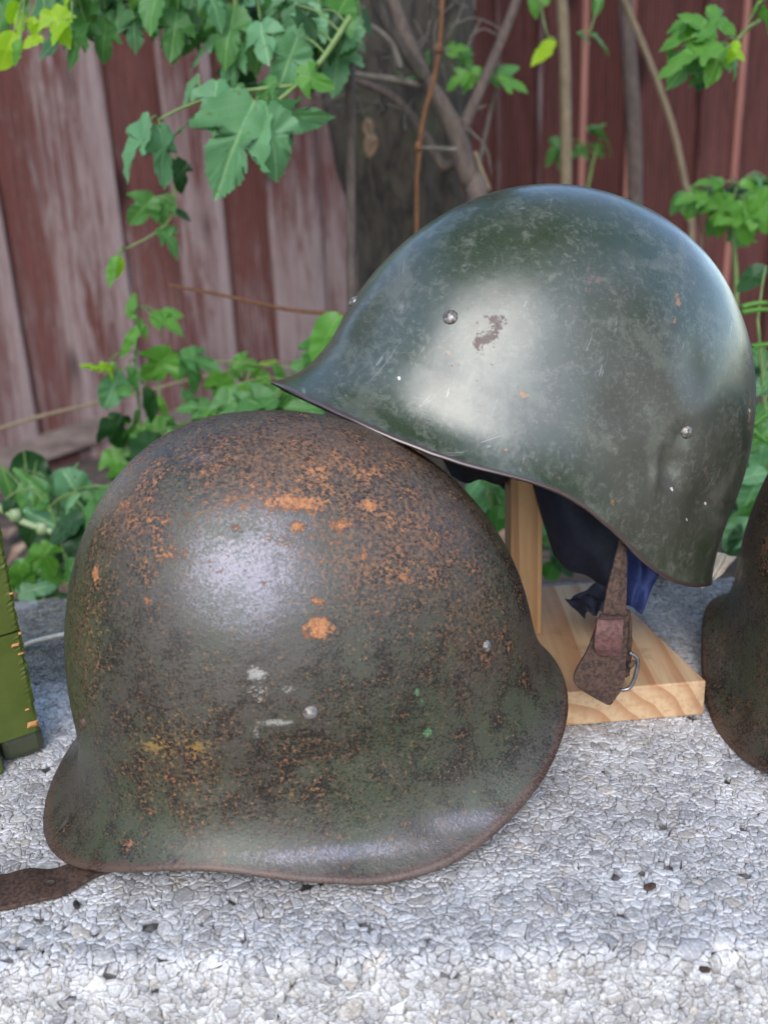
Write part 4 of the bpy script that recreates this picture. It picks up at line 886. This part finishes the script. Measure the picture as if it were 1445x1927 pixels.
# leather chin strap of the rusty helmet, lying on the slab
def ribbon(upper, lower, th):
    v = []; m_ = len(upper)
    for a, b in zip(upper, lower): v += [a + [0, 0, th], b + [0, 0, th], b, a]
    f = [(4 * i + j, 4 * i + (j + 1) % 4, 4 * i + 4 + (j + 1) % 4, 4 * i + 4 + j) for i in range(m_ - 1) for j in range(4)] + [(3, 2, 1, 0), tuple(4 * (m_ - 1) + j for j in range(4))]; return v, f
up = smooth_path([atz(x, y, .0012) for x, y in ((-90, 1660), (0, 1652), (60, 1643), (120, 1637), (200, 1608), (270, 1590))], 6)
lw = smooth_path([atz(x, y, .0012) for x, y in ((-90, 1735), (0, 1716), (80, 1702), (150, 1674), (205, 1645), (275, 1625))], 6)
wob = [np.array([0, 0, .0008 * math.sin(i * .7) + .0008]) for i in range(len(up))]
v, f = ribbon([a + w_ for a, w_ in zip(up, wob)], [b + w_ for b, w_ in zip(lw, wob)], .0026)
st = obj('chin_strap', v, f, M['leather'], h1, label='dark brown leather strap end lying flat on the slab')
bv = st.modifiers.new('edge', 'BEVEL'); bv.width = .0006; bv.segments = 2
c = atz(94, 1661, .0052); mb = MB(); ring = [c + np.array([.0032 * math.cos(q), .0022 * math.sin(q), 0]) for q in np.linspace(0, 6.2832, 14)]
mb.add([c + [0, 0, -.0022]] + ring[:-1], [(0, 1 + j, 1 + (j + 1) % 13) for j in range(13)]); mb.build('strap_hole', M['inside'], st)

def wear2(sf, T_, V_):
    B_ = sf.blob
    R = np.maximum.reduce([B_(1280, 562, 8, 20, .7), B_(1274, 595, 6, 16, .6), B_(1290, 470, 8, 40, .25), B_(985, 748, 13, 9, .7), B_(1415, 790, 12, 60, .55), B_(1398, 900, 8, 60, .35), B_(1160, 945, 18, 12, .5), B_(840, 663, 6, 5, .6), B_(955, 842, 5, 5, .7), B_(1375, 530, 8, 20, .5), B_(1110, 815, 14, 20, .35), B_(1180, 985, 16, 14, .4)])
    G = np.maximum.reduce([B_(1250, 850, 220, 260, 1.0), B_(1050, 780, 250, 130, .6), B_(1180, 560, 160, 70, .45), B_(650, 680, 90, 60, .35)])
    Bc = np.maximum.reduce([B_(922, 600, 24, 22, .72), B_(912, 628, 20, 30, .7), B_(900, 645, 14, 22, .55), B_(1110, 530, 40, 26, .35), B_(850, 690, 14, 6, .5)])
    P_ = np.maximum.reduce([B_(751, 705, 4, 5, .95), B_(1415, 773, 5, 5, .95), B_(1290, 800, 10, 14, .45), B_(1268, 920, 5, 5, .9), B_(1330, 950, 4, 4, .9), B_(1298, 978, 4, 4, .9), B_(1165, 650, 6, 12, .3), B_(1190, 500, 40, 20, .25)])
    rim = (T_ > .994) * 1.1
    return np.stack([R, G, Bc], -1), np.stack([P_, 0 * T_, rim], -1)
h2, sh2, sf2, W2 = build_helmet(HV2, HV2[26:29], HV2[23:26], 'dark green steel helmet propped nose-up on a pine stand, brim on the rusty helmet', M['green'], wear2, seed=11,
    dents=((1268, 880, 24, 36, .0055, .3), (1238, 900, 12, 34, -.0022, .5), (1290, 815, 16, 20, .003, 0), (1330, 960, 40, 50, .004, 0), (1200, 760, 60, 50, .002, 0), (1310, 690, 40, 60, .002, .2), (1150, 960, 60, 40, -.0015, 0), (700, 620, 70, 40, .0015, 0)))
for px, py, r, m_ in ((848, 591, .0047, 'rivet'), (1291, 820, .0042, 'rivet'), (659, 566, .0042, 'rivet')): rivet(h2, sf2, W2, sh2, px, py, r, m_)
# liner pads inside the green helmet, plus painted shade sheet and lit rim wedge
def pad(name, pts, mat, th, bulge, parent, nu=22, nvv=16, **k):
    """quad of four corner points (top left, top right, bottom right, bottom left), bulging and with thickness"""
    a, b, c_, d = [np.asarray(q, float) for q in pts]; n_ = np.cross(b - a, d - a); n_ /= np.linalg.norm(n_); v = []
    if np.dot(n_, CAM - a) < 0: n_ = -n_
    for s in (0, 1):
        for j in range(nvv):
            for i in range(nu):
                x, y = i / (nu - 1), j / (nvv - 1); p_ = (a * (1 - x) + b * x) * (1 - y) + (d * (1 - x) + c_ * x) * y
                bl = math.sin(math.pi * x) * math.sin(math.pi * min(1, y * .8 + .1)); fold_ = .0024 * math.sin(4 * x * math.pi + 2.5 * y + len(name)) + .0012 * math.sin(9 * x - 7 * y)
                e = 4 * min(x, 1 - x, y, 1 - y, .25)
                v.append(p_ + n_ * (bulge * bl + fold_ + (th * e ** .5 * .5 if s == 0 else -th * e ** .5 * .5)))
    m_ = nu * nvv; f = []
    for j in range(nvv - 1):
        for i in range(nu - 1): q = j * nu + i; f.append((q, q + nu, q + nu + 1, q + 1)); f.append((m_ + q, m_ + q + 1, m_ + q + nu + 1, m_ + q + nu))
    return obj(name, v, f, mat, parent, **k)
pad('liner_pad', [at(985, 860, .66), at(1220, 990, .64), at(1178, 1122, .64), at(1040, 1048, .67)], M['navy'], .006, .012, h2)
pad('liner_pad', [at(1112, 1108, .655), at(1190, 1098, .63), at(1185, 1138, .625), at(1062, 1132, .66)], M['navy'], .004, .004, h2)
pad('liner_pad', [at(1062, 1128, .66), at(1190, 1120, .64), at(1140, 1152, .62), at(1098, 1160, .635)], M['navy'], .004, .003, h2)
pad('liner_pad', [at(1172, 1000, .615), at(1245, 1065, .612), at(1208, 1158, .610), at(1175, 1130, .610)], M['blue'], .006, .008, h2, label='liner flap at the back of the helmet, its light painted in as blue')  # navy liner cloth with its light put into a bluer colour
pad('liner_pad', [at(800, 800, .66), at(985, 870, .68), at(960, 905, .69), at(850, 900, .68)], M['shade_sheet'], .006, .01, h2)  # dark sheet added in place of shade inside the helmet
pad('rim_flap', [at(1340, 1036, .705), at(1385, 1049, .70), at(1362, 1078, .695), at(1320, 1108, .69)], M['cream'], .003, .003, h2, label='cream wedge coloured as the sunlit far edge of the back rim')  # added cream wedge in place of sunlight on the far rim
# chin strap with buckle
def strap_sheet(name, L_, R_, Y_, th, mat, parent, **k):
    n_ = len(L_); Ls = smooth_path([at(x, y, z) for (x, y), z in zip(L_, Y_)], 5); Rs = smooth_path([at(x, y, z) for (x, y), z in zip(R_, Y_)], 5); v = []
    for i, (a, b) in enumerate(zip(Ls, Rs)):
        m_ = (a + b) / 2; w_ = np.array([rng.normal() * .00018, 0, 0]); bk = np.array([0, th, 0]); v += [a + w_, m_ + [0, -.0012, 0], b - w_, b - w_ + bk, m_ + bk, a + w_ + bk]
    k.setdefault('smooth', False)
    f = [(6 * i + j, 6 * i + (j + 1) % 6, 6 * i + 6 + (j + 1) % 6, 6 * i + 6 + j) for i in range(len(Ls) - 1) for j in range(6)] + [(5, 4, 3, 2, 1, 0), tuple(6 * (len(Ls) - 1) + j for j in range(6))]
    return obj(name, v, f, mat, parent, **k)
cs = strap_sheet('chin_strap', [(1166, 1000), (1160, 1040), (1148, 1085), (1138, 1130), (1132, 1168)], [(1180, 1000), (1179, 1050), (1179, 1100), (1178, 1140), (1180, 1172)], [.57, .565, .56, .555, .553], .0022, M['leather'], h2)
strap_sheet('strap_end', [(1130, 1158), (1116, 1195), (1105, 1225), (1086, 1258), (1080, 1285), (1098, 1302), (1134, 1322)], [(1182, 1160), (1180, 1195), (1178, 1230), (1176, 1262), (1172, 1292), (1160, 1312), (1148, 1327)], [.550, .549, .548, .547, .546, .546, .546], .0022, M['leather'], cs)
strap_sheet('strap_keeper', [(1124, 1166), (1120, 1190), (1118, 1215), (1124, 1232)], [(1172, 1166), (1172, 1190), (1170, 1215), (1166, 1234)], [.546, .5435, .5435, .546], .004, M['leather_pale'], cs, label='short pinkish leather loop round the strap')
strap_sheet('strap_back', [(1176, 1150), (1178, 1190), (1178, 1230), (1170, 1275)], [(1186, 1150), (1189, 1190), (1188, 1230), (1184, 1272)], [.556, .556, .556, .555], .003, M['leather'], cs)
mb = MB(); mb.tube(smooth_path(yy([(1184, 1228), (1199, 1240), (1196, 1268), (1184, 1294), (1166, 1298), (1156, 1294)], .553), 6), .0014, .0014, 10); mb.build('buckle', M['steel'], cs)
mb = MB(); mb.tube(yy([(1182, 1256), (1194, 1244)], .551), .002, .0016, 8); mb.build('buckle_prong', M['rust_rivet'], cs)

# ------------------------------------------------------------------ pine stand
FR = atz(1323, 1345, 0.0005); BRt = atz(1130, 1096, .0275); HB = .0275
ex = FR - atz(1065, 1367, 0.0005); ex[2] = 0; ex /= np.linalg.norm(ex); ey = BRt - FR; ey[2] = 0; DB = np.linalg.norm(ey); ey /= DB
stand = empty('wooden_stand', FR - ex * .06, label='pale pine stand with flat base and upright post under the green helmet', cat='stand')
def boxy(o_, x, y, z, name, mat, parent, bev=.0012):
    c8 = [o_ + q for q in (0 * x, x, x + y, y, z, x + z, x + y + z, y + z)]; v, f = hexa(c8); o = obj(name, v, f, mat, parent, False)
    b_ = o.modifiers.new('edge', 'BEVEL'); b_.width = bev; b_.segments = 2; return o
boxy(FR - ex * .118, ex * .118, ey * DB, np.array([0, 0, HB]), 'base', M['pine'], stand)
pc = at(960, 1180, .668); pc[2] = HB + .0005; pw = (at(1021, 1050, .668) - at(960, 1050, .668))
boxy(pc, np.array([pw[0], pw[0] * .1, 0]), np.array([-.002, .02, 0]), np.array([0, 0, .205]), 'post', M['pine_post'], stand)

# ------------------------------------------------------------------ third helmet at the right edge
def wear3(sf, T_, V_):
    n_ = fbm(V_ * 16, 3, 40); G = np.clip((n_ - .42) * 1.6, 0, .45); R = np.clip((fbm(V_ * 30, 3, 50) - .66) * 3, 0, .3); rim = np.clip((T_ - .955) / .045, 0, 1) * .9
    return np.stack([R, G, 0 * R], -1), np.stack([0 * R, 0 * R, rim], -1)
h3, sh3, sf3, W3 = build_helmet(HV1, np.array(HV3[3:6]), HV3[:3], 'dark brown steel helmet cut off by the right edge, standing on the slab', M['rusty'], wear3, seed=23)

# ------------------------------------------------------------------ olive crate at the left edge
A0 = atz(75, 1374, .021); B0 = atz(-2, 1400, .021); cxd = A0 - B0; cxd[2] = 0; cxd /= np.linalg.norm(cxd); cyd = np.array([-cxd[1], cxd[0], 0])
crate = empty('wooden_crate', A0 * [1, 1, 0], label='olive painted wooden crate with splintered corner at the left edge', cat='crate')
def plank(z0, z1, name='plank'):
    nzz, v, f = 46, [], []; Lw = .34; th = .014
    for s in (0, 1):
        for j in range(nzz):
            z = z0 + (z1 - z0) * j / (nzz - 1); e = rng.normal() * .0005 + .0014 * (fbm(np.array([[z * 160, 1, 2]]), 3, 4)[0] - .5)
            for i, x in enumerate((-Lw, -.04, -.006, -.0022, 0 + e)):
                q = A0 + cxd * x + cyd * (s * th + (.0012 * (i == 4) if s == 0 else 0) + (rng.normal() * .00022 if i >= 3 else 0)); v.append([q[0], q[1], z])
    m_ = 5 * nzz
    for j in range(nzz - 1):
        for i in range(4): q = j * 5 + i; f.append((q, q + 1, q + 6, q + 5)); f.append((m_ + q + 5, m_ + q + 6, m_ + q + 1, m_ + q))
        q = j * 5 + 4; f.append((q, m_ + q, m_ + q + 5, q + 5))
    for b in (0, (nzz - 1) * 5):
        for i in range(4): f.append((b + i, b + i + 1, m_ + b + i + 1, m_ + b + i))
    return obj(name, v, f, M['olive'], crate, False)
zt = at(0, 955, A0[1])[2]; zj = at(40, 1187, A0[1])[2]
plank(.021, zj - .0008); plank(zj + .0008, zt)
plank(zt + .0016, zt + .09)
for px, py, w_, h_ in ((62, 1363, 22, 14), (22, 1117, 8, 5), (38, 1192, 6, 6), (30, 1214, 16, 8), (40, 1230, 12, 5), (52, 1335, 9, 5)):
    c = atplane(px, py, A0 - cyd * .0012, cyd); s = .55 / F; mb = MB(); a = cxd * w_ * s * .6; z = np.array([0, 0, h_ * s * .6]); n_ = -cyd * .0012
    mb.add([c - a - z * .7, c + a * .9 - z, c + a + z * .8, c - a * .7 + z, c - a * .5 + n_, c + a * .6 + n_ - z * .3, c + a * .5 + z * .4 + n_], [(0, 1, 5, 4), (1, 2, 6, 5), (2, 3, 6), (3, 0, 4), (3, 4, 6), (4, 5, 6)]); mb.build('splinter', M['bare'], crate, False)
boxy(A0 * [1, 1, 0] + [0, 0, .0008] - cxd * .026 + cyd * .004, cxd * .029, cyd * .03, np.array([0, 0, .0195]), 'foot', M['olive_dark'], crate, .005)
q = atz(10, 1456, .0008); boxy(q - cxd * .05, cxd * .05, cyd * .018, np.array([0, 0, .019]), 'runner', M['olive'], crate, .002)
boxy(A0 * [1, 1, 0] - cxd * .30 + cyd * .016, cxd * .265, cyd * .26, np.array([0, 0, .02]) + 0, 'floor_board', M['olive_dark'], crate, .002)

# ------------------------------------------------------------------ small bits on the slab
def bit(name, label, px, py, L, w_, h_, ang, mat, cat):
    c = atz(px, py, .001); d = np.array([math.cos(ang), math.sin(ang), 0]); e = np.array([-d[1], d[0], 0]); v = []; k = 9; ms = 7
    for m_ in range(ms):
        t = m_ / (ms - 1); r = math.sqrt(max(.02, 1 - (2 * t - 1) ** 4))
        for j in range(k): q = 2 * math.pi * j / k; v.append(d * (t - .5) * L + (e * math.cos(q) * w_ + np.array([0, 0, h_]) * (math.sin(q) + 1)) * r * (1 + .12 * math.sin(5 * t + j)) + np.array([0, 0, h_ * (1 - r)]))
    f = [(m_ * k + j, m_ * k + (j + 1) % k, (m_ + 1) * k + (j + 1) % k, (m_ + 1) * k + j) for m_ in range(ms - 1) for j in range(k)] + [tuple(range(k - 1, -1, -1)), tuple((ms - 1) * k + j for j in range(k))]
    o = obj(name, v, f, M[mat]); o.location = c; return tag(o, label=label, cat=cat)
bit('seed_pellet', 'small black pellet on the slab below the leather strap', 145, 1706, .0075, .0016, .0013, -1.0, 'soilpellet', 'pellet')
bit('leaf_scrap', 'crumpled brown leaf scrap in a pit on the right of the slab', 1222, 1672, .008, .0022, .0014, .5, 'leather', 'scrap')
bit('bark_crumb', 'brown crumb at the front right of the slab', 1325, 1828, .006, .002, .0012, .1, 'leather', 'crumb')
